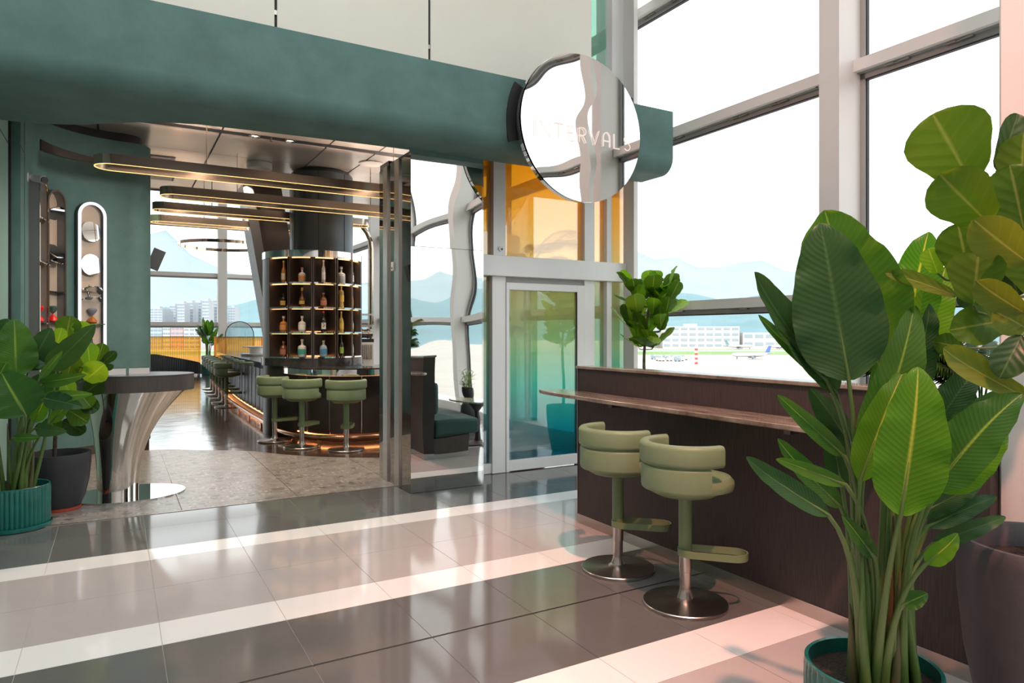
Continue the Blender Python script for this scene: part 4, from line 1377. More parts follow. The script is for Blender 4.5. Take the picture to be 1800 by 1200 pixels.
# ---- camera on the wall, loudspeaker
cc = thing('security_camera', 'white bullet security camera on the green wall above the lit niches', 'camera', (-0.86, 9.30, 3.28))
MB().lathe([(0.055, 0), (0.055, 0.02)], n=20).build('mount_plate', M['plastic_white'], cc, local=True).matrix_local = Matrix.Rotation(radians(90), 4, 'Y')
MB().tube([(-0.85, 9.30, 3.28), (-0.78, 9.28, 3.27)], 0.016, 8).build('arm', M['plastic_white'], cc)
MB().tube([(-0.80, 9.31, 3.285), (-0.69, 9.17, 3.245)], 0.042, 16).build('camera_body', M['plastic_white'], cc)
MB().tube([(-0.692, 9.173, 3.246), (-0.680, 9.157, 3.241)], 0.038, 16).build('lens', M['plastic_black'], cc)
sp_ = thing('loudspeaker', 'black loudspeaker tilted on the end of the green wall', 'speaker', (0.47, 11.2, 2.62))
MB().obox((0.50, 11.2, 2.62), (0.075, 0, -0.03), (0, 0.11, 0), (0.05, 0, 0.13)).build('cabinet', M['plastic_black'], sp_, False)
MB().obox((0.42, 11.2, 2.62), (0.03, 0, 0), (0, 0.02, 0), (0, 0, 0.03)).build('bracket', M['charcoal'], sp_, False)

# ---- lit display niches on the curved wall
def niche(label, phi, z0, z1, w, rim, depth=0.10, rw=0.040):
    a = radians(phi)
    c = Vector((ARC_C[0] - ARC_R * cos(a), ARC_C[1] + ARC_R * sin(a), 0))
    nrm = Vector((cos(a), -sin(a), 0))              # out of the wall
    s = Vector((sin(a), cos(a), 0)) * 1.0           # along the wall, away from the entrance
    c = c - nrm * 0.0
    t = thing('display_niche', label, 'niche', tuple(c + Vector((0, 0, z0))), 'arched display niches on the green wall')
    r = w / 2

    def outline(rr, za, zb, n=14):
        pts = []
        for k in range(n + 1):
            q = pi * k / n
            pts.append((rr * cos(q), zb - r + rr * sin(q)))
        for k in range(n + 1):
            q = pi + pi * k / n
            pts.append((rr * cos(q), za + r + rr * sin(q)))
        return pts

    def P3(u, z, d):
        p = c + s * u + nrm * d
        return (p.x, p.y, z)
    o_, i_ = outline(r, z0, z1), outline(r - 0.014, z0, z1)
    MB().loft([[P3(u, z, -0.03) for u, z in o_], [P3(u, z, depth) for u, z in o_], [P3(u, z, depth) for u, z in i_], [P3(u, z, -0.03) for u, z in i_]], False, False).build('sleeve', M['slate_light'], t)
    i2 = outline(r - rw, z0, z1)
    o2 = outline(r + 0.002, z0, z1)
    MB().loft([[P3(u, z, depth) for u, z in o2], [P3(u, z, depth + 0.008) for u, z in o2], [P3(u, z, depth + 0.008) for u, z in i2], [P3(u, z, depth) for u, z in i2]], False, False).build('rim', rim, t)
    MB().slab([P3(u, z, 0.003) for u, z in i_], nrm * 0.008).build('back_plate', M['niche_back'], t)
    return t, P3, c, nrm, s


def hourglass(label, p, top, bot, h=0.20, r=0.056):
    t = thing('hourglass', label, 'hourglass', p, 'coloured hourglasses in the niches')
    def bulb(z0, z1):
        return [(0.004, z0), (r * 0.55, z0 + (z1 - z0) * 0.28), (r * 0.95, z0 + (z1 - z0) * 0.6), (r, z0 + (z1 - z0) * 0.78), (r * 0.75, z0 + (z1 - z0) * 0.95), (r * 0.2, z1)]
    MB().lathe(bulb(h / 2, h), p, 20).build('upper_bulb', M[top], t)
    MB().lathe([(a, h - b) for a, b in bulb(h / 2, h)][::-1], p, 20).build('lower_bulb', M[bot], t)
    return t


def mirror_disc(label, c, nrm, r):
    t = thing('mirror_disc', label, 'mirror', c, 'mirror discs in the niches')
    n = Vector(nrm).normalized()
    MB().tube([Vector(c), Vector(c) + n * 0.012], r, 32).build('disc_face', M['mirror'], t)
    MB().tube([Vector(c) - n * 0.10, Vector(c)], 0.008, 8).build('disc_pin', M['chrome'], t)
    return t


t3, P3, c3, n3, s3 = niche('arched niche with a white glowing rim and two round mirrors', 63, 0.85, 3.21, 0.335, M['led_white'], 0.10, 0.034)
D = 0.06
mirror_disc('upper round mirror disc facing out in the white-rimmed niche', P3(0, 2.84, D), (0.61, -0.79, 0.08), 0.128)
mirror_disc('lower round mirror disc facing out in the white-rimmed niche', P3(0, 2.42, D), (0.60, -0.80, 0.05), 0.135)
mirror_disc('tilted mirror disc, upper of the lying pair in the white-rimmed niche', P3(0, 2.08, D), (n3.x * 0.5, n3.y * 0.5, -0.8), 0.13)
mirror_disc('tilted mirror disc, lower of the lying pair in the white-rimmed niche', P3(0, 1.97, D), (n3.x * 0.4, n3.y * 0.4, -0.9), 0.12)
MB().slab([P3(-0.15, 1.66, 0.012), P3(0.15, 1.66, 0.012), P3(0.15, 1.66, 0.11), P3(-0.15, 1.66, 0.11)], (0, 0, 0.014)).build('glass_shelf', M['chrome'], t3, False)
hourglass('hourglass with grey top and amber bottom in the white-rimmed niche', P3(0.02, 1.674, D - 0.01), 'hg_grey', 'hg_amber')
MB().slab([P3(-0.15, 1.30, 0.012), P3(0.15, 1.30, 0.012), P3(0.15, 1.30, 0.11), P3(-0.15, 1.30, 0.11)], (0, 0, 0.014)).build('glass_shelf', M['chrome'], t3, False)
vs = thing('vase', 'small grey stone vase on the lower shelf of the white-rimmed niche', 'vase', P3(0.0, 1.314, D - 0.01))
MB().lathe([(0.045, 0), (0.055, 0.04), (0.06, 0.08), (0.03, 0.12), (0.026, 0.125), (0.026, 0.16), (0.032, 0.165)], P3(0.0, 1.314, D - 0.01), 20).build('vase_body', M['pot_grey'], vs)
MB().lathe([(0.024, 0.164), (0.0, 0.15)], P3(0.0, 1.314, D - 0.01), 20, cap0=False).build('vase_mouth', M['black'], vs)

t2, P2, c2, n2, s2_ = niche('arched niche with a dark chrome rim and tilted mirrors, middle one on the curve', 31, 0.85, 3.27, 0.32, M['bronze'], 0.11, 0.022)
mirror_disc('large dark tilted mirror disc at the top of the chrome-rimmed niche', P2(0, 2.98, D), (n2.x * 0.6, n2.y * 0.6, -0.7), 0.135)
mirror_disc('tilted mirror disc in the middle of the chrome-rimmed niche', P2(0, 2.55, D), (n2.x * 0.7, n2.y * 0.7, 0.6), 0.135)
mirror_disc('lower steep mirror disc in the middle of the chrome-rimmed niche', P2(0, 2.44, D), (n2.x * 0.5, n2.y * 0.5, 0.85), 0.12)
for z in (2.04, 1.67):
    MB().slab([P2(-0.15, z, 0.012), P2(0.15, z, 0.012), P2(0.15, z, 0.11), P2(-0.15, z, 0.11)], (0, 0, 0.014)).build('glass_shelf', M['chrome'], t2, False)
hourglass('hourglass with dark green top and bright red bottom in the chrome-rimmed niche', P2(0, 1.684, D), 'hg_green', 'hg_red')

t1, P1, c1, n1, s1 = niche('narrow edge-on arched niche with a gold rim, nearest the wall panels', 11, 0.85, 3.33, 0.32, M['gold'], 0.11, 0.022)
for du in (-0.13, 0.13):
    MB().slab([P1(du - 0.006, 1.0, 0.02), P1(du + 0.006, 1.0, 0.02), P1(du + 0.006, 3.1, 0.02), P1(du - 0.006, 3.1, 0.02)], n1 * 0.01).build('led_strip', M['led_amber'], t1, False)
for z in (2.9, 2.4):
    mirror_disc('edge-on mirror disc in the gold-rimmed niche, %s one' % ('upper' if z > 2.5 else 'lower'), P1(0, z, D), (n1.x * 0.5, n1.y * 0.5, 0.8), 0.13)
MB().slab([P1(-0.15, 1.66, 0.012), P1(0.15, 1.66, 0.012), P1(0.15, 1.66, 0.11), P1(-0.15, 1.66, 0.11)], (0, 0, 0.014)).build('glass_shelf', M['chrome'], t1, False)
hourglass('all red hourglass in the gold-rimmed niche', P1(0, 1.674, D), 'hg_red', 'hg_red')

# ---- reception stand
desk = thing('reception_stand', 'reception stand with dark oval top on a flared polished steel pedestal', 'stand', (0.10, 7.60, 0))
MB().prism([(0.10 + 0.50 * cos(2 * pi * k / 56), 7.60 + 0.40 * sin(2 * pi * k / 56)) for k in range(56)], 0.0, 0.014).build('base_plate', M['chrome'], desk)
rings = []
for k in range(25):
    t = k / 24
    z = 0.014 + 0.99 * t
    e = t ** 2.4
    rx, ry = 0.175 + 0.265 * e, 0.15 + 0.20 * e
    ox = -0.075 + 0.155 * e
    rings.append([(0.09 + ox + rx * cos(2 * pi * j / 56), 7.60 + ry * sin(2 * pi * j / 56), z) for j in range(56)])
MB().loft(rings).build('pedestal', M['pedestal'], desk, angle=60)
MB().prism([(0.17 + 0.51 * cos(2 * pi * k / 64), 7.60 + 0.40 * sin(2 * pi * k / 64)) for k in range(64)], 1.004, 1.145).build('top_edge', M['linen_dark'], desk)
MB().prism([(0.17 + 0.511 * cos(2 * pi * k / 64), 7.60 + 0.401 * sin(2 * pi * k / 64)) for k in range(64)], 1.145, 1.16).build('desk_top', M['slate'], desk, bevel=0.004)
for nm, x, y, w, lb in (('holder', -0.02, 7.40, 0.10, 'low chrome holder on the reception stand, the one nearer the plants'), ('holder', 0.19, 7.45, 0.085, 'low chrome holder on the reception stand, the one towards the bar')):
    h = thing('menu_holder', lb, 'holder', (x, y, 1.16), 'chrome holders on the reception stand')
    mb = MB()
    mb.box(x - w, x + w, y - 0.05, y - 0.044, 1.16, 1.225).box(x - w, x + w, y + 0.044, y + 0.05, 1.16, 1.225).box(x - w, x - w + 0.006, y - 0.044, y + 0.044, 1.16, 1.225).box(x + w - 0.006, x + w, y - 0.044, y + 0.044, 1.16, 1.225)
    mb.build('holder_wall', M['chrome'], h, False)
    box('holder_floor', M['charcoal'], x - w + 0.006, x + w - 0.006, y - 0.044, y + 0.044, 1.16, 1.166, h)

# ---- round mirror sign
SX_, SY_, SZ_, SR = 4.05, 5.62, 3.60, 0.735
sign = thing('sign', 'large round mirror sign with the neon word INTERVALS on the green beam', 'sign', (SX_, SY_, SZ_))
rows = []
NR, NT = 16, 72
TILT = 0.032
for i in range(NR + 1):
    r = SR * i / NR
    row = []
    for j in range(NT):
        a = 2 * pi * j / NT
        x, z = r * cos(a), r * sin(a)
        d = 0.0017 * (sin(z * 5.6 + 0.8 + 0.9 * sin(x * 3.0)) + 0.5 * sin(z * 10.5 + x * 6) + 0.35 * sin(x * 8.0 + 1.0 + z * 2))
        d += -0.002 * (1 - (r / SR) ** 2) + TILT * x
        row.append((SX_ + x, SY_ + d, SZ_ + z))
    rows.append(row)
MB().grid(rows, close=True).build('mirror_face', M['mirror'], sign, angle=80)
MB().tube([(SX_, SY_ + 0.003, SZ_), (SX_, SY_ + 0.055, SZ_)], SR + 0.002, 72).build('disc_rim', M['chrome'], sign)
MB().tube([(SX_, SY_ + 0.055, SZ_), (SX_, 5.76, SZ_)], SR * 0.45, 48).build('backing_drum', M['charcoal'], sign)
for nm, a0, a1 in (('left', 152, 195), ('right', -14, 26)):
    loop = []
    n = 20
    for k in range(n + 1):
        a = radians(a0 + (a1 - a0) * k / n)
        loop.append((SX_ + (SR + 0.075) * cos(a), 5.742, SZ_ + (SR + 0.075) * sin(a)))
    for k in range(n + 1):
        a = radians(a1 + (a0 - a1) * k / n)
        loop.append((SX_ + (SR - 0.12) * cos(a), 5.742, SZ_ + (SR - 0.12) * sin(a)))
    MB().slab(loop, (0, 0.02, 0)).build('recess_lining', M['black'], sign, False)
# neon letters: strokes in a unit box (width 0..1, height 0..1)
def arcp(cx_, cz_, rx, rz, a0, a1, n=8):
    return [(cx_ + rx * cos(radians(a0 + (a1 - a0) * k / n)), cz_ + rz * sin(radians(a0 + (a1 - a0) * k / n))) for k in range(n + 1)]


GL = {
    'I': [[(0.5, 0), (0.5, 1)]],
    'N': [[(0, 0), (0, 1), (1, 0), (1, 1)]],
    'T': [[(0, 1), (1, 1)], [(0.5, 1), (0.5, 0)]],
    'E': [[(1, 1), (0, 1), (0, 0), (1, 0)], [(0, 0.52), (0.85, 0.52)]],
    'R': [[(0, 0), (0, 1)] + arcp(0.55, 0.74, 0.42, 0.26, 90, -90) + [(0, 0.48)], [(0.5, 0.48), (1.0, 0)]],
    'V': [[(0, 1), (0.5, 0), (1, 1)]],
    'A': [[(0, 0), (0, 0.6)] + arcp(0.5, 0.6, 0.5, 0.4, 180, 0) + [(1, 0)], [(0, 0.40), (1, 0.40)]],
    'L': [[(0, 1), (0, 0), (0.95, 0)]],
    'S': [arcp(0.5, 0.76, 0.45, 0.24, 35, 180) + arcp(0.5, 0.76, 0.45, 0.24, 180, 270)[1:] + arcp(0.5, 0.26, 0.47, 0.26, 90, -145)],
}
WID = {'I': 0.03, 'N': 0.105, 'T': 0.105, 'E': 0.075, 'R': 0.085, 'V': 0.11, 'A': 0.085, 'L': 0.075, 'S': 0.085}
word = 'INTERVALS'
gap = 0.056
tot = sum(WID[c] for c in word) + gap * (len(word) - 1)
x = SX_ - tot / 2 + 0.005
for ch in word:
    mb = MB()
    for st_ in GL[ch]:
        mb.tube([(x + u * WID[ch], SY_ - 0.016 + TILT * (x + u * WID[ch] - SX_), SZ_ - 0.145 + w * 0.145) for u, w in st_], 0.0052, 8)
    mb.build('letter', M['neon'], sign)
    x += WID[ch] + gap

# ================================================================== PLANTS
# leaf rows: shade, leaf base, leaf tip, facing, width, bow, fold (all in metres, world frame)
BIRD_R = [
    ('d', (2.149, 1.453, 1.392), (2.065, 1.5, 1.923), (-0.727, -0.684, -0.052), 0.291, 0.03, 0.12),
    ('m', (2.4, 1.504, 1.5), (2.23, 1.602, 1.998), (-0.933, -0.235, -0.273), 0.379, 0.04, 0.15),
    ('d', (2.193, 1.531, 1.342), (1.864, 1.605, 1.757), (-0.319, -0.944, -0.084), 0.121, -0.05, 0.75),
    ('m', (2.144, 1.536, 1.387), (1.875, 1.598, 1.613), (-0.389, -0.895, -0.217), 0.047, -0.06, 0.5),
    ('b', (2.154, 1.277, 0.976), (2.221, 1.261, 1.443), (-0.718, -0.692, 0.08), 0.216, 0.05, 0.22),
    ('m', (2.22, 1.446, 1.065), (2.371, 1.36, 1.645), (-0.618, -0.785, 0.043), 0.174, 0.05, 0.3),
    ('b', (2.154, 1.415, 1.058), (2.312, 1.359, 1.427), (-0.863, -0.4, 0.309), 0.12, 0.06, 0.3),
    ('d', (2.461, 1.446, 1.286), (2.559, 1.412, 1.659), (-0.413, -0.91, 0.027), 0.115, 0.04, 0.4),
    ('b', (2.699, 1.586, 1.519), (2.812, 1.556, 1.956), (-0.932, -0.288, 0.22), 0.201, 0.02, 0.2),
    ('b', (2.679, 1.552, 1.408), (2.839, 1.505, 1.811), (-0.709, -0.675, 0.206), 0.172, 0.03, 0.2),
    ('m', (2.282, 1.249, 1.051), (2.418, 1.056, 1.364), (-0.931, -0.071, 0.359), 0.182, 0.06, 0.25),
    ('b', (2.381, 1.284, 1.026), (2.519, 1.147, 1.249), (-0.747, -0.662, 0.056), 0.14, 0.05, 0.2),
    ('m', (2.514, 1.346, 1.172), (2.687, 1.224, 1.358), (-0.612, -0.79, 0.049), 0.102, 0.04, 0.2),
    ('d', (2.511, 1.394, 1.176), (2.674, 1.301, 1.44), (-0.837, -0.401, 0.372), 0.124, 0.05, 0.25),
    ('m', (2.164, 1.478, 1.129), (1.898, 1.539, 1.347), (-0.435, -0.851, -0.295), 0.061, -0.07, 0.35),
    ('d', (2.026, 1.442, 0.955), (1.745, 1.534, 1.156), (-0.26, -0.962, 0.078), 0.076, -0.08, 0.4),
    ('m', (2.113, 1.439, 1.045), (1.877, 1.528, 1.139), (-0.388, -0.916, -0.1), 0.051, -0.08, 0.3),
    ('m', (2.189, 1.51, 0.944), (1.965, 1.593, 1.189), (-0.314, -0.949, 0.033), 0.079, -0.05, 0.3),
    ('d', (2.309, 1.556, 1.154), (2.166, 1.615, 1.353), (-0.777, -0.473, -0.416), 0.101, -0.04, 0.25),
    ('m', (2.259, 1.331, 0.654), (2.309, 1.28, 0.697), (-0.803, -0.493, 0.334), 0.06, 0.06, 0.2),
    ('d', (2.46, 1.401, 0.907), (2.619, 1.263, 1.043), (-0.723, -0.67, 0.168), 0.081, 0.07, 0.3),
    ('d', (2.471, 1.371, 0.873), (2.638, 1.229, 0.986), (-0.735, -0.491, 0.468), 0.076, 0.07, 0.3),
    ('d', (2.529, 1.384, 0.8), (2.732, 1.244, 0.901), (-0.645, -0.658, 0.387), 0.065, 0.07, 0.3),
    ('b', (2.263, 1.26, 0.809), (2.331, 1.198, 0.911), (-0.713, -0.699, 0.049), 0.07, 0.08, 0.3),
    ('d', (2.302, 1.583, 0.99), (2.262, 1.606, 1.225), (-0.793, -0.605, -0.075), 0.087, 0.04, 0.2),
    ('d', (2.534, 1.427, 0.943), (2.574, 1.404, 1.201), (-0.98, -0.145, 0.137), 0.145, 0.04, 0.2),
    ('m', (2.466, 1.512, 1.164), (2.48, 1.504, 1.579), (-0.691, -0.723, 0.01), 0.161, 0.03, 0.2),
    ('d', (2.618, 1.402, 0.938), (2.681, 1.366, 1.167), (-0.789, -0.603, 0.122), 0.127, 0.04, 0.2),
    ('m', (2.244, 1.421, 0.785), (2.119, 1.458, 0.939), (-0.438, -0.888, -0.142), 0.059, 0.05, 0.3),
]
FIG_R = [
    ('m', (2.527, 1.258, 2.07), (2.416, 1.322, 2.299), (-0.807, -0.54, -0.241), 0.265, 0.02, 0.12),
    ('m', (2.526, 1.201, 1.918), (2.384, 1.282, 2.082), (-0.773, -0.451, -0.446), 0.199, 0.03, 0.15),
    ('m', (2.685, 1.167, 1.901), (2.643, 1.191, 2.124), (-0.83, -0.549, -0.097), 0.177, 0.02, 0.15),
    ('g', (2.584, 1.11, 1.78), (2.397, 1.183, 1.917), (-0.624, -0.533, -0.572), 0.146, 0.05, 0.2),
    ('m', (2.581, 1.285, 1.72), (2.543, 1.307, 1.934), (-0.845, -0.526, -0.096), 0.167, 0.03, 0.15),
    ('m', (2.483, 1.226, 1.647), (2.5, 1.216, 1.827), (-0.955, -0.287, 0.072), 0.17, 0.06, 0.25),
    ('g', (2.54, 1.309, 1.681), (2.286, 1.408, 1.757), (-0.349, -0.935, 0.061), 0.059, 0.05, 0.35),
    ('d', (2.715, 1.265, 2.129), (2.78, 1.228, 2.331), (-0.632, -0.772, 0.06), 0.09, 0.03, 0.3),
    ('m', (2.734, 1.197, 2.028), (2.742, 1.192, 2.246), (-0.97, -0.242, 0.033), 0.161, 0.02, 0.15),
    ('m', (2.668, 1.211, 1.597), (2.453, 1.289, 1.562), (-0.356, -0.925, 0.132), 0.14, 0.08, 0.25),
    ('g', (2.522, 1.088, 1.343), (2.29, 1.221, 1.503), (-0.512, -0.858, -0.028), 0.094, -0.08, 0.4),
    ('d', (2.506, 1.097, 1.543), (2.424, 1.121, 1.41), (-0.771, -0.509, 0.383), 0.101, 0.04, 0.2),
    ('g', (2.56, 1.113, 1.617), (2.402, 1.18, 1.722), (-0.616, -0.537, -0.576), 0.103, 0.05, 0.3),
    ('b', (2.533, 1.37, 1.764), (2.505, 1.386, 1.853), (-0.85, -0.496, -0.178), 0.077, 0.03, 0.2),
    ('d', (2.763, 1.273, 1.788), (2.718, 1.298, 1.91), (-0.865, -0.451, -0.219), 0.156, 0.03, 0.2),
    ('d', (2.839, 1.252, 1.686), (2.794, 1.278, 1.851), (-0.887, -0.427, -0.174), 0.157, 0.03, 0.2),
    ('d', (2.758, 1.298, 1.645), (2.66, 1.355, 1.728), (-0.662, -0.675, -0.326), 0.124, 0.03, 0.2),
    ('d', (2.879, 1.252, 1.771), (2.879, 1.252, 1.979), (-0.917, -0.399, 0.0), 0.187, 0.03, 0.2),
    ('d', (2.816, 1.288, 1.958), (2.771, 1.314, 2.124), (-0.812, -0.569, -0.131), 0.148, 0.03, 0.2),
    ('m', (2.617, 1.333, 1.501), (2.529, 1.384, 1.522), (-0.514, -0.851, -0.106), 0.081, 0.08, 0.25),
    ('g', (2.622, 1.123, 1.561), (2.493, 1.174, 1.627), (-0.45, -0.867, -0.213), 0.114, 0.06, 0.3),
    ('m', (2.686, 1.109, 1.675), (2.628, 1.142, 1.865), (-0.889, -0.413, -0.198), 0.171, 0.03, 0.2),
    ('m', (2.828, 1.143, 1.879), (2.828, 1.143, 2.077), (-0.927, -0.375, 0.0), 0.178, 0.03, 0.2),
    ('m', (2.88, 1.113, 1.602), (2.983, 1.054, 1.76), (-0.792, -0.518, 0.321), 0.178, 0.03, 0.2),
    ('m', (2.845, 1.133, 1.483), (2.914, 1.093, 1.344), (-0.834, -0.477, -0.277), 0.178, 0.03, 0.2),
    ('d', (3.027, 1.259, 1.821), (2.989, 1.281, 2.25), (-0.922, -0.382, -0.061), 0.193, 0.03, 0.2),
    ('m', (2.982, 1.17, 2.14), (3.036, 1.139, 2.347), (-0.884, -0.437, 0.165), 0.186, 0.03, 0.2),
]
BIRD_L = [
    ('m', (-0.683, 6.644, 1.21), (-0.695, 6.651, 1.666), (0.24, -0.97, 0.02), 0.298, 0.03, 0.15),
    ('m', (-0.586, 6.311, 0.934), (-0.741, 6.366, 1.257), (-0.031, -0.988, 0.152), 0.36, 0.08, 0.15),
    ('d', (-0.469, 6.613, 1.259), (-0.144, 6.369, 1.622), (-0.143, -0.876, -0.461), 0.193, 0.03, 0.2),
    ('d', (-0.612, 6.753, 1.257), (-0.453, 6.662, 1.596), (-0.04, -0.969, -0.242), 0.211, 0.03, 0.2),
    ('m', (-0.499, 6.284, 1.211), (-0.35, 6.199, 1.417), (-0.158, -0.947, -0.279), 0.06, 0.02, 0.3),
    ('m', (-0.501, 6.401, 1.174), (-0.195, 6.168, 1.238), (-0.557, -0.795, -0.239), 0.106, 0.07, 0.3),
    ('m', (-0.485, 6.334, 1.056), (-0.153, 6.085, 1.095), (-0.601, -0.799, 0.021), 0.104, 0.1, 0.3),
    ('d', (-0.469, 6.267, 1.06), (-0.215, 6.098, 0.994), (-0.429, -0.806, 0.408), 0.139, 0.1, 0.25),
    ('d', (-0.534, 6.362, 0.83), (-0.324, 6.184, 0.811), (-0.644, -0.763, 0.05), 0.105, 0.09, 0.3),
    ('m', (-0.671, 6.326, 0.768), (-0.491, 6.188, 0.781), (-0.61, -0.784, 0.114), 0.064, 0.02, 0.3),
    ('d', (-0.835, 6.708, 1.434), (-0.735, 6.65, 1.666), (0.014, -0.969, -0.247), 0.196, 0.03, 0.2),
    ('m', (-0.842, 6.597, 1.095), (-0.729, 6.532, 1.331), (-0.024, -0.966, -0.256), 0.201, 0.03, 0.2),
    ('b', (-0.546, 6.427, 0.867), (-0.455, 6.375, 1.095), (-0.039, -0.977, -0.209), 0.114, 0.03, 0.2),
    ('d', (-0.425, 6.703, 1.277), (-0.577, 6.791, 1.508), (-0.1, -0.95, 0.294), 0.25, 0.03, 0.2),
    ('d', (-0.577, 6.791, 1.023), (-0.417, 6.699, 1.254), (-0.154, -0.95, -0.272), 0.231, 0.03, 0.2),
    ('m', (-0.437, 6.422, 0.861), (-0.291, 6.338, 1.046), (-0.217, -0.942, -0.254), 0.088, 0.08, 0.3),
]
FIG_L = [
    ('m', (-0.38, 7.024, 1.472), (-0.338, 6.999, 1.701), (0.032, -0.993, -0.111), 0.195, 0.03, 0.15),
    ('b', (-0.264, 7.014, 1.511), (-0.26, 7.012, 1.658), (0.037, -0.999, -0.018), 0.157, 0.03, 0.15),
    ('b', (-0.433, 6.823, 1.428), (-0.388, 6.797, 1.597), (0.018, -0.988, -0.155), 0.113, 0.03, 0.15),
    ('b', (-0.189, 6.741, 1.284), (-0.206, 6.75, 1.474), (0.027, -0.998, 0.052), 0.161, 0.03, 0.15),
    ('m', (-0.144, 6.888, 1.287), (-0.097, 6.861, 1.467), (0.144, -0.973, -0.181), 0.129, 0.03, 0.15),
    ('d', (-0.118, 6.873, 1.277), (0.0, 6.805, 1.399), (-0.143, -0.917, -0.373), 0.089, 0.03, 0.2),
    ('b', (-0.222, 6.76, 1.161), (-0.082, 6.644, 1.295), (-0.384, -0.86, -0.336), 0.208, 0.06, 0.2),
    ('m', (-0.279, 6.965, 1.214), (-0.186, 6.912, 1.375), (-0.129, -0.961, -0.245), 0.195, 0.03, 0.2),
    ('m', (-0.363, 7.014, 1.189), (-0.313, 6.985, 1.36), (-0.012, -0.986, -0.165), 0.175, 0.03, 0.2),
    ('d', (-0.274, 6.847, 1.004), (-0.133, 6.766, 0.899), (-0.277, -0.904, 0.326), 0.144, 0.05, 0.2),
    ('m', (-0.263, 6.783, 1.056), (-0.181, 6.736, 0.933), (-0.106, -0.95, 0.294), 0.142, 0.05, 0.2),
    ('d', (-0.1, 6.747, 1.243), (-0.017, 6.699, 1.282), (-0.437, -0.886, -0.157), 0.057, 0.03, 0.2),
    ('m', (-0.412, 7.157, 1.282), (-0.507, 7.212, 1.481), (-0.04, -0.968, 0.246), 0.178, 0.03, 0.2),
    ('d', (-0.364, 7.187, 1.03), (-0.472, 7.249, 1.18), (-0.116, -0.944, 0.308), 0.22, 0.03, 0.2),
    ('d', (-0.28, 7.196, 1.127), (-0.411, 7.272, 1.228), (-0.281, -0.907, 0.313), 0.232, 0.03, 0.2),
    ('d', (-0.234, 7.112, 1.03), (-0.104, 7.038, 1.14), (-0.332, -0.915, -0.23), 0.18, 0.03, 0.2),
    ('m', (-0.349, 6.89, 0.908), (-0.202, 6.748, 0.809), (-0.44, -0.773, 0.457), 0.172, 0.06, 0.2),
    ('d', (-0.397, 7.033, 0.8), (-0.226, 6.877, 0.709), (-0.477, -0.769, 0.425), 0.146, 0.06, 0.2),
    ('d', (-0.447, 7.177, 0.886), (-0.533, 7.226, 1.035), (-0.049, -0.956, 0.289), 0.218, 0.03, 0.2),
    ('m', (-0.364, 7.187, 1.38), (-0.45, 7.237, 1.53), (-0.088, -0.959, 0.268), 0.15, 0.03, 0.2),
    ('d', (-0.323, 7.221, 1.228), (-0.28, 7.196, 1.429), (0.008, -0.992, -0.125), 0.222, 0.03, 0.2),
    ('b', (-0.31, 6.753, 1.013), (-0.375, 6.79, 1.155), (-0.029, -0.969, 0.244), 0.141, 0.03, 0.2),
    ('m', (-0.415, 6.986, 0.709), (-0.511, 7.041, 0.83), (-0.111, -0.934, 0.34), 0.164, 0.03, 0.2),
]

W_BIRD = [(0, .10), (.03, .34), (.08, .62), (.16, .86), (.28, .99), (.40, 1.0), (.55, .93), (.70, .76), (.82, .60), (.91, .42), (.97, .22), (1, .05)]
W_FIG = [(0, .05), (.04, .34), (.12, .56), (.22, .66), (.34, .76), (.48, .91), (.62, 1.0), (.74, .97), (.85, .82), (.93, .60), (.98, .33), (1, .08)]
W_LANCE = [(0, .05), (.1, .5), (.25, .9), (.4, 1.0), (.6, .85), (.8, .5), (.92, .24), (1, .01)]


def fine(tab, n):
    out = []
    for k in range(n + 1):
        t = (k / n) ** 1.0
        for (a, x), (b, y) in zip(tab[:-1], tab[1:]):
            if a <= t <= b:
                q = (t - a) / (b - a)
                out.append((t, x + (y - x) * q))
                break
    return out


W_BIRD = [(0, .10), (.015, .24)] + fine(W_BIRD, 20)[1:-1] + [(.985, .15), (1, .03)]


def leaf_rows(B, T, N, w, bow, fold, tab, ripple=0.02, nc=7, seed=0.0):
    B, T, N = Vector(B), Vector(T), Vector(N)
    A = T - B
    L = A.length
    a = A / L
    n = (N - a * N.dot(a))
    n = n.normalized() if n.length > 1e-4 else a.orthogonal().normalized()
    s = a.cross(n)
    rows, uvs = [], []
    for t, k in tab:
        c = B + A * t + n * (bow * L * 4 * t * (1 - t) * (0.4 + 1.2 * t))
        hw = k * w / 2
        row, ur = [], []
        for j in range(nc):
            u = -1 + 2 * j / (nc - 1)
            rp = ripple * w * (sin(t * 23 + seed + (1.7 if u > 0 else 0)) + 0.6 * sin(t * 41 + 2 * seed)) * u * u
            row.append(c + s * (u * hw) + n * (fold * hw * (abs(u) ** 1.3) + rp))
            ur.append((0.5 + 0.5 * u, t))
        rows.append(row)
        uvs.append(ur)
    return rows, uvs


def leaf(name, m, parent, B, T, N, w, bow=0.04, fold=0.2, tab=W_BIRD, ripple=0.02, nc=7, seed=0.0):
    rows, uvs = leaf_rows(B, T, N, w, bow, fold, tab, ripple, nc, seed)
    mb = MB().grid(rows, uvs)
    return mb.build(name, m, parent, angle=70)


def bez(p0, p1, p2, n=9):
    p0, p1, p2 = Vector(p0), Vector(p1), Vector(p2)
    return [p0 * (1 - t) ** 2 + p1 * (2 * t * (1 - t)) + p2 * t * t for t in [k / (n - 1) for k in range(n)]]


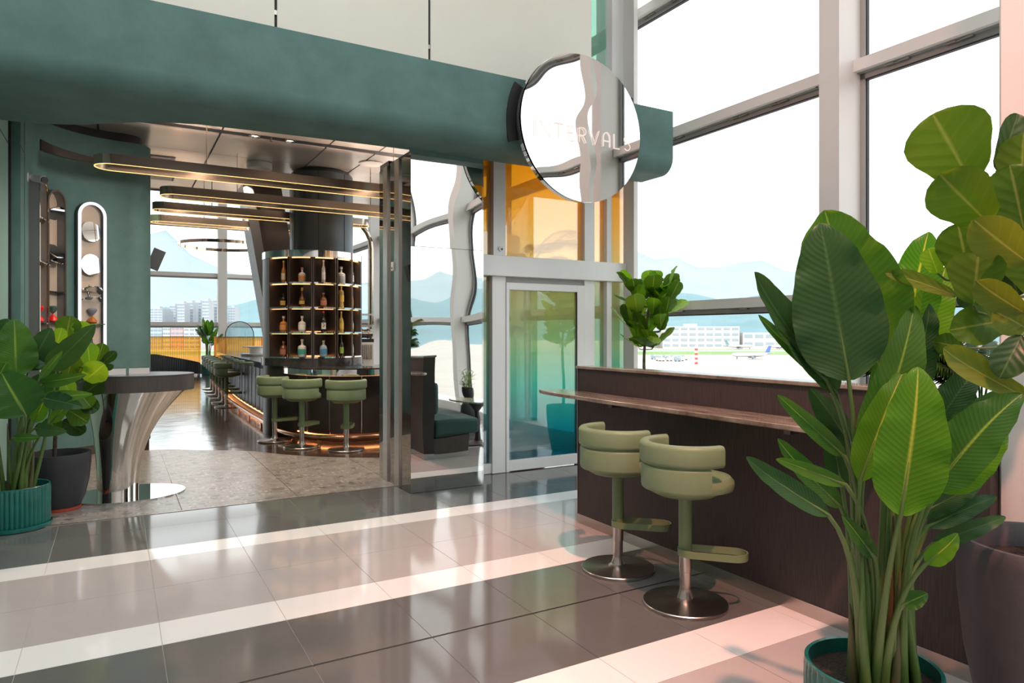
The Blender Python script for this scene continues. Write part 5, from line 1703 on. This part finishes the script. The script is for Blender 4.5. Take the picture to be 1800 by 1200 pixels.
def ribbed_pot(t, c, r, h, n=44, soil=0.88, ribs=True):
    """round ribbed planter with rim, inside and saucer"""
    per = 4 if ribs else 1
    N = n * per

    def ring(rr, z, amp):
        out = []
        for k in range(N):
            a = 2 * pi * k / N
            q = rr + (amp * (abs(cos(a * n / 2.0)) - 0.6) if ribs else 0)
            out.append((c[0] + q * cos(a), c[1] + q * sin(a), c[2] + z))
        return out
    am = 0.012 * r / 0.23
    MB().loft([ring(r * 0.97, 0.02, am), ring(r, 0.035, am), ring(r, h - 0.03, am), ring(r * 1.0, h - 0.012, am * 0.3), ring(r * 1.005, h - 0.004, 0), ring(r * 0.985, h, 0),
               ring(r * 0.945, h - 0.004, 0), ring(r * 0.93, h * soil - 0.02, 0)], True, False).build('pot', M['teal_glaze'], t, angle=50)
    MB().lathe([(r * 0.935, h * soil - 0.012), (0.0, h * soil)], c, 40, cap0=False, cap1=False).build('soil', M['soil'], t)
    MB().lathe([(r * 0.95, 0), (r * 1.06, 0.006), (r * 1.075, 0.034), (r * 1.055, 0.036), (r * 1.04, 0.012), (r * 0.95, 0.010)], c, 56).build('saucer', M['teal_glaze'], t, angle=50)


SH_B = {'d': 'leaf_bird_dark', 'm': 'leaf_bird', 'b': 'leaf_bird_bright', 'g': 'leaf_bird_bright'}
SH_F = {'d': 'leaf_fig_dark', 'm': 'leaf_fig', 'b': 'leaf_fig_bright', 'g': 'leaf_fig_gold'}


def bird_plant(label, c, r, h, rows, seed, stem_r, extra):
    t = thing('bird_of_paradise', label, 'plant', c)
    ribbed_pot(t, c, r, h)
    rnd = random.Random(seed)
    z0 = c[2] + h * 0.86
    for i, (sh, B, T, N, w, bow, fold) in enumerate(rows):
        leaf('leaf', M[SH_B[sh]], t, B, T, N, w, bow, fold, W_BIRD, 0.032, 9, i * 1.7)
        b = Vector(B)
        a = (Vector(T) - b).normalized()
        dirc = Vector((b.x - c[0], b.y - c[1], 0))
        k = min(1.0, 0.55 * r / max(0.02, dirc.length)) if dirc.length > 0.02 else 0
        root = Vector((c[0], c[1], z0)) + dirc * k * rnd.uniform(0.5, 0.9) + Vector((rnd.uniform(-1, 1), rnd.uniform(-1, 1), 0)) * r * 0.16
        L = max(0.1, b.z - z0)
        ctrl = Vector((root.x + (b.x - root.x) * 0.25, root.y + (b.y - root.y) * 0.25, z0 + L * 0.72)) * 0.6 + (b - a * L * 0.35) * 0.4
        pth = bez(root, ctrl, b, 8) + [b + (Vector(T) - b) * q + Vector(N) * (bow * (Vector(T) - b).length * 4 * q * (1 - q) * (0.4 + 1.2 * q) - 0.003) for q in (0.15, 0.35, 0.6)]
        rad = [stem_r * f for f in (1.35, 1.25, 1.1, 0.95, 0.8, 0.68, 0.6, 0.55, 0.42, 0.28, 0.12)]
        MB().tube(pth, rad, 8).build('stem', M['stem_green'], t, angle=80)
    for k in range(extra):                                      # old sheaths and cut stems round the foot
        a = rnd.uniform(0, 2 * pi)
        q = rnd.uniform(0.15, 0.5) * r
        root = Vector((c[0] + q * cos(a), c[1] + q * sin(a), z0 - 0.01))
        top = root + Vector((0.25 * q * cos(a), 0.25 * q * sin(a), rnd.uniform(0.25, 0.62) * (h / 0.36)))
        MB().tube(bez(root, (root + top) / 2 + Vector((0.01, 0, 0)), top, 6), [stem_r * 1.5, stem_r * 1.4, stem_r * 1.25, stem_r, stem_r * 0.7, stem_r * 0.2], 8).build('sheath', M['stem_tan'], t, angle=80)
    return t


def fig_plant(label, c, prof, soil_r, soil_z, pot_m, rows, trunk, trunk_r, saucer=None, seed=1):
    t = thing('fiddle_leaf_fig', label, 'plant', c)
    MB().lathe(prof, c, 56, cap1=False).build('pot', pot_m, t, angle=50)
    MB().lathe([(soil_r, soil_z - 0.012), (0, soil_z)], c, 40, cap0=False, cap1=False).build('soil', M['soil'], t)
    if saucer:
        MB().lathe([(saucer, 0.0), (saucer + 0.01, 0.005), (saucer + 0.01, 0.03), (saucer - 0.005, 0.032), (saucer - 0.02, 0.012)], c, 48).build('saucer', M['terracotta'], t)
    tp = catmull(trunk, 5)
    MB().tube(tp, [trunk_r * (1 - 0.5 * k / len(tp)) for k in range(len(tp))], 9).build('trunk', M['bark'], t, angle=80)
    for i, (sh, B, T, N, w, bow, fold) in enumerate(rows):
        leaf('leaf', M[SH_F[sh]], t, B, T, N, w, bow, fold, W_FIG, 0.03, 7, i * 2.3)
        b = Vector(B)
        near = min((Vector(p) for p in tp), key=lambda p: (p - b).length + 0.4 * max(0, p.z - b.z))
        a = (Vector(T) - b).normalized()
        d = near - b
        if d.length > 0.14:
            near = b + d.normalized() * min(d.length, 0.5)
        MB().tube(bez(near, b - a * 0.06, b, 5), [0.006, 0.005, 0.0045, 0.004, 0.0035], 6).build('leaf_stalk', M['stem_green'], t, angle=80)
    return t


bird_plant('tall bird of paradise in a ribbed teal pot, in front of the brown partition', (2.37, 1.51, 0), 0.225, 0.36, BIRD_R, 5, 0.0125, 9)
bird_plant('leafy bird of paradise in a ribbed teal pot at the left edge', (-0.70, 6.77, 0), 0.235, 0.34, BIRD_L, 8, 0.012, 6)

big_prof = [(0.17, 0.0), (0.19, 0.01), (0.235, 0.16), (0.275, 0.36), (0.295, 0.56), (0.30, 0.72), (0.298, 0.765), (0.29, 0.78), (0.278, 0.782), (0.268, 0.772), (0.262, 0.66)]
fig_plant('large fiddle leaf fig in a tall grey stone pot at the right edge', (2.99, 1.21, 0), big_prof, 0.264, 0.70, M['pot_grey'], FIG_R,
          [(2.99, 1.21, 0.68), (2.98, 1.20, 1.1), (2.95, 1.22, 1.45), (2.92, 1.26, 1.75), (2.90, 1.28, 2.1)], 0.022, None, 3)
lp = [(0.15, 0.03), (0.17, 0.035), (0.205, 0.12), (0.235, 0.26), (0.248, 0.40), (0.25, 0.49), (0.247, 0.50), (0.236, 0.50), (0.23, 0.49), (0.225, 0.42)]
fig_plant('bushy fiddle leaf fig in a dark grey pot on a red saucer', (-0.44, 7.27, 0), lp, 0.228, 0.44, M['pot_dark'], FIG_L,
          [(-0.47, 7.25, 0.42), (-0.46, 7.25, 0.7), (-0.44, 7.24, 0.95), (-0.40, 7.22, 1.2), (-0.34, 7.2, 1.4)], 0.018, 0.165, 4)


def random_fig(seed, clusters, per, lmin, lmax):
    rnd = random.Random(seed)
    rows = []
    for (cx_, cy_, cz_) in clusters:
        for k in range(per):
            a = rnd.uniform(0, 2 * pi)
            e = rnd.uniform(0.35, 1.25)
            d = Vector((cos(a) * cos(e), sin(a) * cos(e), sin(e)))
            L = rnd.uniform(lmin, lmax)
            B = Vector((cx_, cy_, cz_)) + d * 0.02 - Vector((0, 0, L * 0.35))
            T = B + d * L
            n = Vector((cos(a) * -sin(e), sin(a) * -sin(e), cos(e))) + Vector((rnd.uniform(-.4, .4), rnd.uniform(-.4, .4), 0))
            sh = rnd.choice('bbbbmm')
            rows.append((sh, tuple(B), tuple(T), tuple(n), L * rnd.uniform(0.58, 0.72), rnd.uniform(-0.06, 0.02), rnd.uniform(0.1, 0.3)))
    return rows


CL = [(5.0, 5.93, 2.08), (5.04, 5.98, 1.98), (5.18, 5.87, 2.14), (5.15, 5.82, 2.02), (5.33, 5.80, 2.10), (5.30, 5.76, 1.98), (5.02, 5.93, 1.84), (5.17, 5.85, 1.84), (5.31, 5.80, 1.88),
      (4.96, 5.98, 1.70), (5.12, 5.9, 1.66), (5.26, 5.82, 1.68), (5.03, 5.93, 1.50), (5.18, 5.86, 1.50)]
tp_prof = [(0.13, 0.0), (0.15, 0.01), (0.19, 0.2), (0.22, 0.45), (0.225, 0.60), (0.222, 0.61), (0.21, 0.61), (0.205, 0.56)]
fig_plant('fiddle leaf fig tree with a bare trunk behind the partition by the window', (5.10, 5.91, 0), tp_prof, 0.206, 0.56, M['pot_dark'], random_fig(11, CL, 4, 0.25, 0.34),
          [(5.10, 5.91, 0.55), (5.11, 5.91, 0.9), (5.09, 5.91, 1.2), (5.10, 5.90, 1.5), (5.14, 5.88, 1.9)], 0.022, None, 6)

# far plant at the end of the bar hall
rnd = random.Random(21)
rows = []
fc = (3.02, 28.3, 0)
for k in range(15):
    a = 2 * pi * k / 15 + rnd.uniform(-.2, .2)
    e = rnd.uniform(0.45, 1.35)
    d = Vector((cos(a) * cos(e), sin(a) * cos(e), sin(e)))
    B = Vector((fc[0], fc[1], 0.85 + 0.5 * sin(e) * rnd.uniform(.4, 1))) + d * 0.2
    L = rnd.uniform(0.5, 0.75)
    n = Vector((cos(a) * -sin(e), sin(a) * -sin(e), cos(e)))
    rows.append((rnd.choice('dmm'), tuple(B), tuple(B + d * L), tuple(n), 0.26, -0.06, 0.2))
bird_plant('distant leafy plant in a teal pot at the end of the bar hall', fc, 0.27, 0.40, rows, 9, 0.013, 3)


def frond(t, base, direction, length, m, droop=0.5, leaflets=22, ll=0.28, lw=0.018, rise=0.5):
    """arching palm frond: midrib with two ranks of thin leaflets, one mesh"""
    base, d = Vector(base), Vector(direction).normalized()
    mb = MB()
    pts = []
    for k in range(13):
        q = k / 12
        pts.append(base + Vector((d.x, d.y, 0)) * (length * q) + Vector((0, 0, 1)) * (length * (rise * q * 1.6 - droop * q * q * 1.4)))
    mb.tube(pts, [0.006 * (1 - 0.8 * k / 12) for k in range(13)], 5)
    mb.uv = []
    side = Vector((-d.y, d.x, 0))
    for k in range(leaflets):
        q = 0.18 + 0.82 * k / leaflets
        i = min(11, int(q * 12))
        p = pts[i].lerp(pts[i + 1], q * 12 - i)
        tan = (pts[i + 1] - pts[i]).normalized()
        for sgn in (-1, 1):
            o = (side * sgn * 0.85 + tan * 0.75 + Vector((0, 0, -0.18))).normalized()
            l_ = ll * (1 - 0.55 * abs(2 * q - 1.0) ** 1.5)
            n = tan.cross(o).normalized()
            wv = o.cross(n) * lw * 0.5
            mid = p + o * l_ * 0.5 + Vector((0, 0, 0.01))
            tip = p + o * l_ - Vector((0, 0, 0.25 * l_))
            b = len(mb.v)
            mb.v += [tuple(p), tuple(mid + wv), tuple(tip), tuple(mid - wv)]
            mb.f += [(b, b + 1, b + 2, b + 3)]
    return mb.build('frond', m, t, angle=60)


def palm(label, c, n, length, seed, h0=0.0, pot=None, ll=0.28, lw=0.018, rise=0.55, trunk=0.0, droop=0.55, a0=0.0, span=2 * pi):
    t = thing('palm', label, 'plant', c)
    rnd = random.Random(seed)
    if pot:
        MB().lathe([(pot * 0.7, 0), (pot * 0.95, 0.2), (pot, 0.4), (pot * 0.96, 0.41), (pot * 0.92, 0.36)], c, 32, cap1=False).build('pot', M['pot_dark'], t)
        MB().lathe([(pot * 0.93, 0.36), (0, 0.37)], c, 24, cap0=False, cap1=False).build('soil', M['soil'], t)
    top = Vector(c) + Vector((0, 0, h0 + trunk))
    for k in range(n):
        a = a0 + span * (k + 0.5) / n + rnd.uniform(-0.2, 0.2)
        z = rnd.uniform(0.0, 0.25) * length
        L = length * rnd.uniform(0.75, 1.1)
        root = Vector((c[0] + 0.03 * cos(a), c[1] + 0.03 * sin(a), c[2] + h0))
        b = top + Vector((0.05 * cos(a), 0.05 * sin(a), z))
        MB().tube(bez(root, (root + b) / 2, b, 4), 0.006, 5).build('stem', M['stem_green'], t)
        frond(t, b, (cos(a), sin(a), 0), L, M['leaf_palm'], droop, 24, ll, lw, rise * rnd.uniform(0.7, 1.3))
    return t


palm('dark palm in the brown planter, the one closest to the white column', (3.84, 1.86, 0.95), 16, 0.40, 31, 0.0, None, 0.20, 0.020, 0.9, 0.22, 0.5, 0.35, 2.5)
palm('dark palm in the brown planter, the one closest to the partition', (3.62, 2.12, 0.95), 16, 0.38, 32, 0.0, None, 0.20, 0.020, 0.9, 0.30, 0.5, 0.5, 2.1)
palm('dark palm in the brown planter, at its bench end', (3.72, 2.28, 0.95), 16, 0.34, 36, 0.0, None, 0.22, 0.020, 0.9, 0.34, 0.5, 0.0, 2 * pi)
palm('low fern-like palm in the middle of the brown planter', (3.86, 2.1, 0.95), 14, 0.34, 33, 0.0, None, 0.16, 0.018, 0.5, 0.02)
palm('tall palm in a dark pot standing behind the coloured glass, lower crown', (3.95, 7.80, 0), 9, 0.52, 34, 0.36, 0.22, 0.30, 0.02, 0.6, 1.1)
palm('tall palm in a dark pot standing behind the coloured glass, crown behind the yellow pane', (4.72, 7.80, 0), 11, 0.72, 35, 0.36, 0.24, 0.36, 0.02, 0.65, 1.95)

# bamboo-like plant on the stand, seen in the mirror pillar
bc = (4.8, 2.77, 0.52)
bp_ = thing('potted_bamboo', 'small bright green leafy plant in a dark bowl pot, seen in the mirror pillar', 'plant', bc)
MB().lathe([(0.08, 0.0), (0.105, 0.04), (0.12, 0.11), (0.115, 0.19), (0.108, 0.19), (0.104, 0.16)], bc, 28, cap1=False).build('pot', M['pot_dark'], bp_)
MB().lathe([(0.105, 0.16), (0, 0.165)], bc, 24, cap0=False, cap1=False).build('soil', M['soil'], bp_)
rnd = random.Random(41)
for k in range(12):
    a = 2 * pi * k / 12 + rnd.uniform(-.3, .3)
    tip_ = Vector((bc[0] + rnd.uniform(0.04, 0.2) * cos(a), bc[1] + rnd.uniform(0.04, 0.2) * sin(a), bc[2] + rnd.uniform(0.28, 0.46)))
    root = Vector((bc[0] + 0.04 * cos(a), bc[1] + 0.04 * sin(a), bc[2] + 0.16))
    st_ = bez(root, Vector((root.x, root.y, tip_.z - 0.1)), tip_, 6)
    MB().tube(st_, 0.004, 5).build('stem', M['stem_green'], bp_)
    for j in range(8):
        q = st_[1 + j % 5]
        b2 = rnd.uniform(0, 2 * pi)
        d = Vector((cos(b2), sin(b2), rnd.uniform(-0.1, 0.6))).normalized()
        leaf('leaf', M['leaf_bamboo'], bp_, q, q + d * rnd.uniform(0.10, 0.16), (0, 0, 1), 0.024, -0.06, 0.2, W_LANCE, 0, 3)


# ================================================================== BACKGROUND OF THE BAR HALL
def ribbed_screen(t, path, z0, z1, zcut, m_top, m_bot, pitch=0.075):
    """upright glass flutes along a flat path; below zcut(s) the flutes are dark"""
    top, bot = MB(), MB()
    pts = resample(path, pitch)
    n = len(pts) - 1
    for i in range(n):
        a, b = pts[i], pts[i + 1]
        dx, dy = b[0] - a[0], b[1] - a[1]
        L = hypot(dx, dy)
        nx, ny = dy / L, -dx / L
        zc = zcut(i / n)
        for mb, za, zb in ((top, zc, z1), (bot, z0, zc)):
            r0, r1 = [], []
            for k in range(5):
                q = (0.03 + 0.94 * k / 4) if mb is top else k / 4
                w = 0.022 * sin(pi * k / 4)
                r0.append((a[0] + dx * q + nx * w, a[1] + dy * q + ny * w, za))
                r1.append((a[0] + dx * q + nx * w, a[1] + dy * q + ny * w, zb))
            mb.grid([r0, r1])
    tag(top.build('orange_flutes', m_top, t), kind='stuff')
    if bot.f:
        tag(bot.build('dark_flutes', m_bot, t), kind='stuff')
    MB().sweep(path, [(-0.03, z1), (0.03, z1), (0.03, z1 + 0.025), (-0.03, z1 + 0.025)]).build('cap_rail', M['bronze'], t)
    MB().sweep(path, [(-0.03, z0 - 0.06), (0.03, z0 - 0.06), (0.03, z0), (-0.03, z0)]).build('base_rail', M['chrome'], t)


M['ink_flute'] = mat('ink_flute', (0.020, 0.034, 0.042), 0.15, spec=0.6)
b1 = thing('booth_screen', 'curved ribbed glass booth screen, orange above and dark below, by the green wall', 'screen', (1.7, 28.0, 0))
pth = catmull([(-0.6, 27.3), (0.3, 27.9), (1.2, 28.25), (2.1, 28.25), (2.62, 28.0), (2.72, 27.8)], 8)
ribbed_screen(b1, pth, 0.06, 1.42, lambda s: 0.80 - 0.35 * max(0.0, s - 0.55) / 0.45, M['orange_glass2'], M['ink_flute'])
b2 = thing('booth_screen', 'straight ribbed orange glass booth screen behind the far end of the bar', 'screen', (3.9, 25.0, 0))
pth = catmull([(2.93, 25.6), (2.95, 25.1), (3.1, 24.98), (3.7, 24.96), (4.3, 24.96), (4.42, 25.1), (4.45, 25.6)], 8)
ribbed_screen(b2, pth, 0.06, 1.42, lambda s: 0.62, M['orange_glass2'], M['ink_flute'])
am = thing('arched_mirror', 'arched mirror panel with a thin dark rim above the far orange screen', 'mirror', (3.8, 25.9, 0))
ap = [(4.26, 25.9, 0.0), (4.26, 25.9, 1.50)] + [(3.79 + 0.47 * cos(pi * k / 20), 25.9, 1.50 + 0.47 * sin(pi * k / 20)) for k in range(1, 20)] + [(3.32, 25.9, 1.50), (3.32, 25.9, 0.0)]
MB().slab(ap, (0, 0.02, 0)).build('mirror_glass', glass_mat('pale_glass', (0.80, 0.92, 0.94), 2.0, film=0.25, film_color=(0.6, 0.75, 0.78)), am, False)
MB().tube(ap, 0.014, 8).build('mirror_rim', M['charcoal'], am, angle=80)
# pale curved panel added to give the yellow pane its light patch
cs = thing('light_patch_panel', 'pale curved panel added in the glass room for the light patch in the yellow pane', 'screen', (4.6, 8.7, 0))
MB().arc([(0.80, 0.0), (0.83, 0.0), (0.83, 3.0), (0.80, 3.0)], (4.62, 9.45, 0), radians(195), radians(345), 24).build('patch_panel', M['cream'], cs)

# ================================================================== OUTSIDE
FWD = Vector((0.4983, 0.8670, 0))
RGT = Vector((0.8670, -0.4983, 0))
GZ = -14.0


def out(d, lat, z=GZ):
    p = FWD * d + RGT * lat
    return (p.x, p.y, z)


def obox_out(mb, d, lat, hd, hl, z0, z1):
    c = out(d, lat, (z0 + z1) / 2)
    return mb.obox(c, FWD * hd, RGT * hl, (0, 0, (z1 - z0) / 2))


gr = MB().box(-3500, 3500, -2500, 4500, GZ - 1, GZ).build('ground_outside', M['apron'], None, False)
tag(gr, 'pale airport apron outside the windows', None, None, 'structure')
for nm, d0, d1, z, mk in (('grass_strip', 505, 600, 0.05, 'grass'), ('grass_strip', 652, 672, 0.05, 'grass'), ('runway_strip', 604, 648, 0.06, 'runway')):
    mb = MB()
    obox_out(mb, (d0 + d1) / 2, 400, (d1 - d0) / 2, 1500, GZ, GZ + z)
    o = mb.build(nm, M[mk], None, False)
    if nm.startswith('grass'):
        tag(o, 'wide green grass strip beside the runway' if d0 < 600 else 'narrow green grass strip beyond the runway', 'grass', None, 'stuff')
    else:
        tag(o, 'pale runway strip between the grass', None, None, 'structure')


def ridge(name, label, dist, pts, m, rough, seed):
    rnd = random.Random(seed)
    rows = []
    az = [p[0] for p in pts]
    n = 150
    top = []
    for k in range(n + 1):
        a = az[0] + (az[-1] - az[0]) * k / n
        for (a0, h0), (a1, h1) in zip(pts[:-1], pts[1:]):
            if a0 <= a <= a1:
                q = (a - a0) / (a1 - a0)
                h = h0 + (h1 - h0) * (q * q * (3 - 2 * q))
                break
        top.append((a, h + rough * (sin(a * 1.9 + seed) + 0.6 * sin(a * 4.3 + 2 * seed) + 0.4 * sin(a * 9.1))))
    for f, dz in ((0.62, 0.0), (0.72, 0.22), (0.82, 0.5), (0.92, 0.82), (1.0, 1.0), (1.12, 0.5)):
        row = []
        for a, h in top:
            r = radians(a)
            j = 1 + 0.012 * sin(a * 3.1 + f * 20 + seed) + 0.01 * sin(a * 7.7 + f * 31)
            dd = dist * f * j
            p = FWD * (dd * cos(r)) + RGT * (dd * sin(r))
            row.append((p.x, p.y, GZ + max(0, h) * dz * (1 + 0.05 * sin(a * 5 + f * 9))))
        rows.append(row)
    o = MB().grid(rows).build(name, m, None, angle=180)
    tag(o, label, None, None, 'structure')
    return o


def px_h(v, dist, az):
    return (586 - v) / 1211.0 * dist * cos(radians(az)) + 1.55 - GZ


DF, DN = 3600, 2500
FAR = [(-75, 150), (-50, 260), (-35, px_h(415, DF, 35)), (-27.6, px_h(405, DF, 27.6)), (-24.5, px_h(445, DF, 24)), (-22.3, px_h(486, DF, 22)), (-21.2, px_h(484, DF, 21)), (-19, px_h(505, DF, 19)), (-17, 170), (-13, 260), (-8, 300), (0, 330), (6, 360),
       (11.1, px_h(442, DF, 11)), (13, px_h(455, DF, 13)), (15.7, px_h(470, DF, 15.7)), (18.3, px_h(457, DF, 18)), (21, px_h(468, DF, 21)), (24, px_h(485, DF, 24)), (30, 260), (45, 300), (70, 280), (95, 330), (120, 300), (150, 220), (175, 180)]
NEAR = [(-75, 60), (-50, 100), (-32, 60), (-27.6, px_h(545, DN, 27.6)), (-24, px_h(540, DN, 24)), (-20, px_h(530, DN, 20)), (-18, px_h(530, DN, 18)), (-13, 90), (0, 120), (11, px_h(520, DN, 11)), (14, px_h(515, DN, 14)), (17, px_h(528, DN, 17)),
        (22, px_h(515, DN, 22)), (30, 120), (60, 150), (95, 170), (120, 160), (150, 110), (175, 90)]
ridge('hills_far', 'far hills beyond the airport, haze painted into their pale blue', DF, FAR, M['hill_far'], 9, 1.3)
ridge('hills_near', 'nearer hills behind the terminal buildings, some haze painted into their teal', DN, NEAR, M['hill_near'], 9, 2.7)


def building(name, label, d, lat0, lat1, h, dep, m, floors, bays, wm, cat='building', roof_box=None):
    c = out(d, (lat0 + lat1) / 2)
    t = thing(name, label, cat, c)
    mb = MB()
    obox_out(mb, d + dep / 2, (lat0 + lat1) / 2, dep / 2, (lat1 - lat0) / 2, GZ, GZ + h)
    mb.build('wall', m, t, False)
    if roof_box:
        mb = MB()
        obox_out(mb, d + dep / 2, lat0 + (lat1 - lat0) * roof_box[0], dep / 4, (lat1 - lat0) * roof_box[1], GZ + h, GZ + h + roof_box[2])
        mb.build('roof_block', m, t, False)
    if floors:
        mb = MB()
        for f in range(floors):
            z0 = GZ + h * (f + 0.35) / floors
            z1 = GZ + h * (f + 0.78) / floors
            for b in range(bays):
                a = lat0 + (lat1 - lat0) * (b + 0.12) / bays
                e = lat0 + (lat1 - lat0) * (b + 0.88) / bays
                obox_out(mb, d - 0.15, (a + e) / 2, 0.2, (e - a) / 2, z0, z1)
        tag(mb.build('window_band', wm, t, False), kind='stuff')
    return t


def lat(u, d):
    return (u - 900) / 1211.0 * d


building('terminal_building', 'long white airport terminal block directly behind the runway, with dark window bands', 720, lat(1165, 720), lat(1300, 720), 23, 40, M['bldg'], 4, 9, M['bldg_window'], roof_box=(0.42, 0.06, 3))
building('terminal_building', 'lower white airport hangar to the right of the tall terminal block', 720, lat(1306, 720), lat(1363, 720), 16.5, 40, M['bldg'], 2, 3, M['bldg_window'])
building('terminal_building', 'white airport building left of the fig tree trunk, partly hidden', 720, lat(1060, 720), lat(1150, 720), 19, 40, M['bldg'], 3, 8, M['bldg_window'])
building('terminal_building', 'wide low white terminal far to the right behind the big leaves', 740, lat(1378, 740), lat(1640, 740), 12, 40, M['bldg'], 2, 14, M['bldg_window'])
tw = thing('control_tower', 'thin white control tower right of the hangar', 'tower', out(800, lat(1374, 800)))
MB().tube([out(800, lat(1374, 800)), out(800, lat(1374, 800), GZ + 22)], 2.2, 12).build('shaft', M['bldg'], tw)
MB().tube([out(800, lat(1374, 800), GZ + 22), out(800, lat(1374, 800), GZ + 25)], [2.4, 3.6], 12).build('cab', M['bldg_window'], tw)
pole = thing('marker_mast', 'red and white banded marker mast on the airfield', 'mast', out(349, lat(1224, 349)))
for k in range(8):
    MB().tube([out(349, lat(1224, 349), GZ + 1.15 * k), out(349, lat(1224, 349), GZ + 1.15 * (k + 1))], 0.75, 10).build('band', M['red'] if k % 2 == 0 else M['white'], pole)


def airplane(label, d, u0, u1, tail_m, scale_h=1.0, flip=False):
    la, lb = lat(u0, d), lat(u1, d)
    L = abs(lb - la)
    t = thing('airplane', label, 'airplane', out(d, (la + lb) / 2))
    r = L * 0.055 * scale_h
    s = -1 if flip else 1
    mid = (la + lb) / 2

    def q(x, z, dd=0.0):
        return out(d + dd, mid + s * x * L, GZ + z)
    zc = r * 2.0
    MB().tube([q(-0.5, zc), q(-0.47, zc), q(-0.38, zc), q(0.22, zc), q(0.4, zc + r * 0.4), q(0.5, zc + r * 0.8)], [r * .1, r * .6, r, r, r * .6, r * .1], 12).build('fuselage', M['bldg'], t, angle=60)
    MB().slab([q(0.34, zc + r * .6), q(0.47, zc + r * 0.9), q(0.52, zc + r * 4.2), q(0.45, zc + r * 4.2)], FWD * (r * 0.3)).build('tail_fin', tail_m, t, False)
    for sg in (-1, 1):
        MB().slab([q(-0.08, zc - r * .5, sg * r), q(0.10, zc - r * .5, sg * r), q(0.22, zc, sg * L * 0.42), q(0.17, zc, sg * L * 0.42)], (0, 0, r * 0.22)).build('wing', M['bldg'], t, False)
        MB().slab([q(0.38, zc + r * .6, sg * r * .4), q(0.47, zc + r * .6, sg * r * .4), q(0.52, zc + r, sg * L * 0.15), q(0.48, zc + r, sg * L * 0.15)], (0, 0, r * 0.2)).build('tail_wing', M['bldg'], t, False)
        MB().tube([q(-0.03, zc - r * 1.0, sg * L * 0.14), q(0.06, zc - r * 1.0, sg * L * 0.14)], r * 0.5, 10).build('engine', M['tower_window'], t)
    for x in (-0.36, 0.04):
        MB().tube([q(x, 0.0), q(x, zc)], r * 0.18, 6).build('gear', M['charcoal'], t)
    return t


airplane('white jet with a dark blue tail taxiing on the apron beyond the partition', 420, 1286, 1355, M['blue_paint'])
airplane('parked white jet with a teal tail in front of the terminal', 690, 1275, 1325, M['hill_near'], 0.9, True)
airplane('parked white jet with a blue tail near the hangar', 690, 1345, 1392, M['blue_paint'], 0.9)
rnd = random.Random(77)
ORDN = ['first', 'second', 'third', 'fourth', 'fifth', 'sixth', 'seventh', 'eighth', 'ninth']
for i in range(9):
    d = 395 + rnd.uniform(-12, 30)
    u = 1150 + i * 6.5 + rnd.uniform(-2, 2)
    t = thing('apron_vehicle', 'small pale service vehicle parked on the apron, %s in the row from the left' % ORDN[i], 'vehicle', out(d, lat(u, d)), 'service vehicles on the apron')
    mb = MB()
    obox_out(mb, d, lat(u, d), 1.2, 1.6, GZ + 0.5, GZ + 2.0)
    mb.build('body', M['bldg'] if i % 3 else M['tower_window'], t, False)
    mb = MB()
    obox_out(mb, d, lat(u, d) - 0.9, 1.0, 0.6, GZ + 2.0, GZ + 2.9)
    mb.build('cab', M['bldg_window'], t, False)
    mb = MB()
    for s in (-1, 1):
        obox_out(mb, d, lat(u, d) + s * 1.0, 1.25, 0.3, GZ, GZ + 0.55)
    mb.build('wheels', M['charcoal'], t, False)

# apartment towers seen through the far window
TW = [(262, 286, 542, 1.5), (287, 296, 546, 1), (297, 309, 537, 2), (311, 325, 533, 2), (327, 340, 531, 2), (341, 354, 531, 2), (355, 368, 528, 2), (369, 383, 527, 2), (400, 414, 540, 2)]
for i, (ua, ub, v, q) in enumerate(TW):
    d = 930 + 26 * (i % 3)
    la, lb = lat(ua + 0.6, d), lat(ub - 0.6, d)
    h = (586 - v) / 1211.0 * d + 1.55 - GZ
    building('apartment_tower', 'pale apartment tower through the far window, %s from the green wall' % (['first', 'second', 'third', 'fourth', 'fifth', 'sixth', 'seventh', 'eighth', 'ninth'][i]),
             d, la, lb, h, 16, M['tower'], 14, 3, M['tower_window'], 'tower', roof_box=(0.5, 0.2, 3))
LOW = [(262, 285, 577, 'tower', 'blue-grey office block seen just above the orange booth screen, nearest the green wall'), (286, 299, 575, 'bldg', 'white block with square windows above the orange booth screen'),
       (300, 322, 574, 'tower_pink', 'pink and white block above the orange booth screen'), (323, 352, 576, 'bldg', 'white low block above the orange booth screen, beside the plant')]
for ua, ub, v, mk, lb_ in LOW:
    d = 690
    h = (586 - v) / 1211.0 * d + 1.55 - GZ
    building('office_block', lb_, d, lat(ua, d), lat(ub, d), h, 14, M[mk], 5, 3, M['tower_window'])
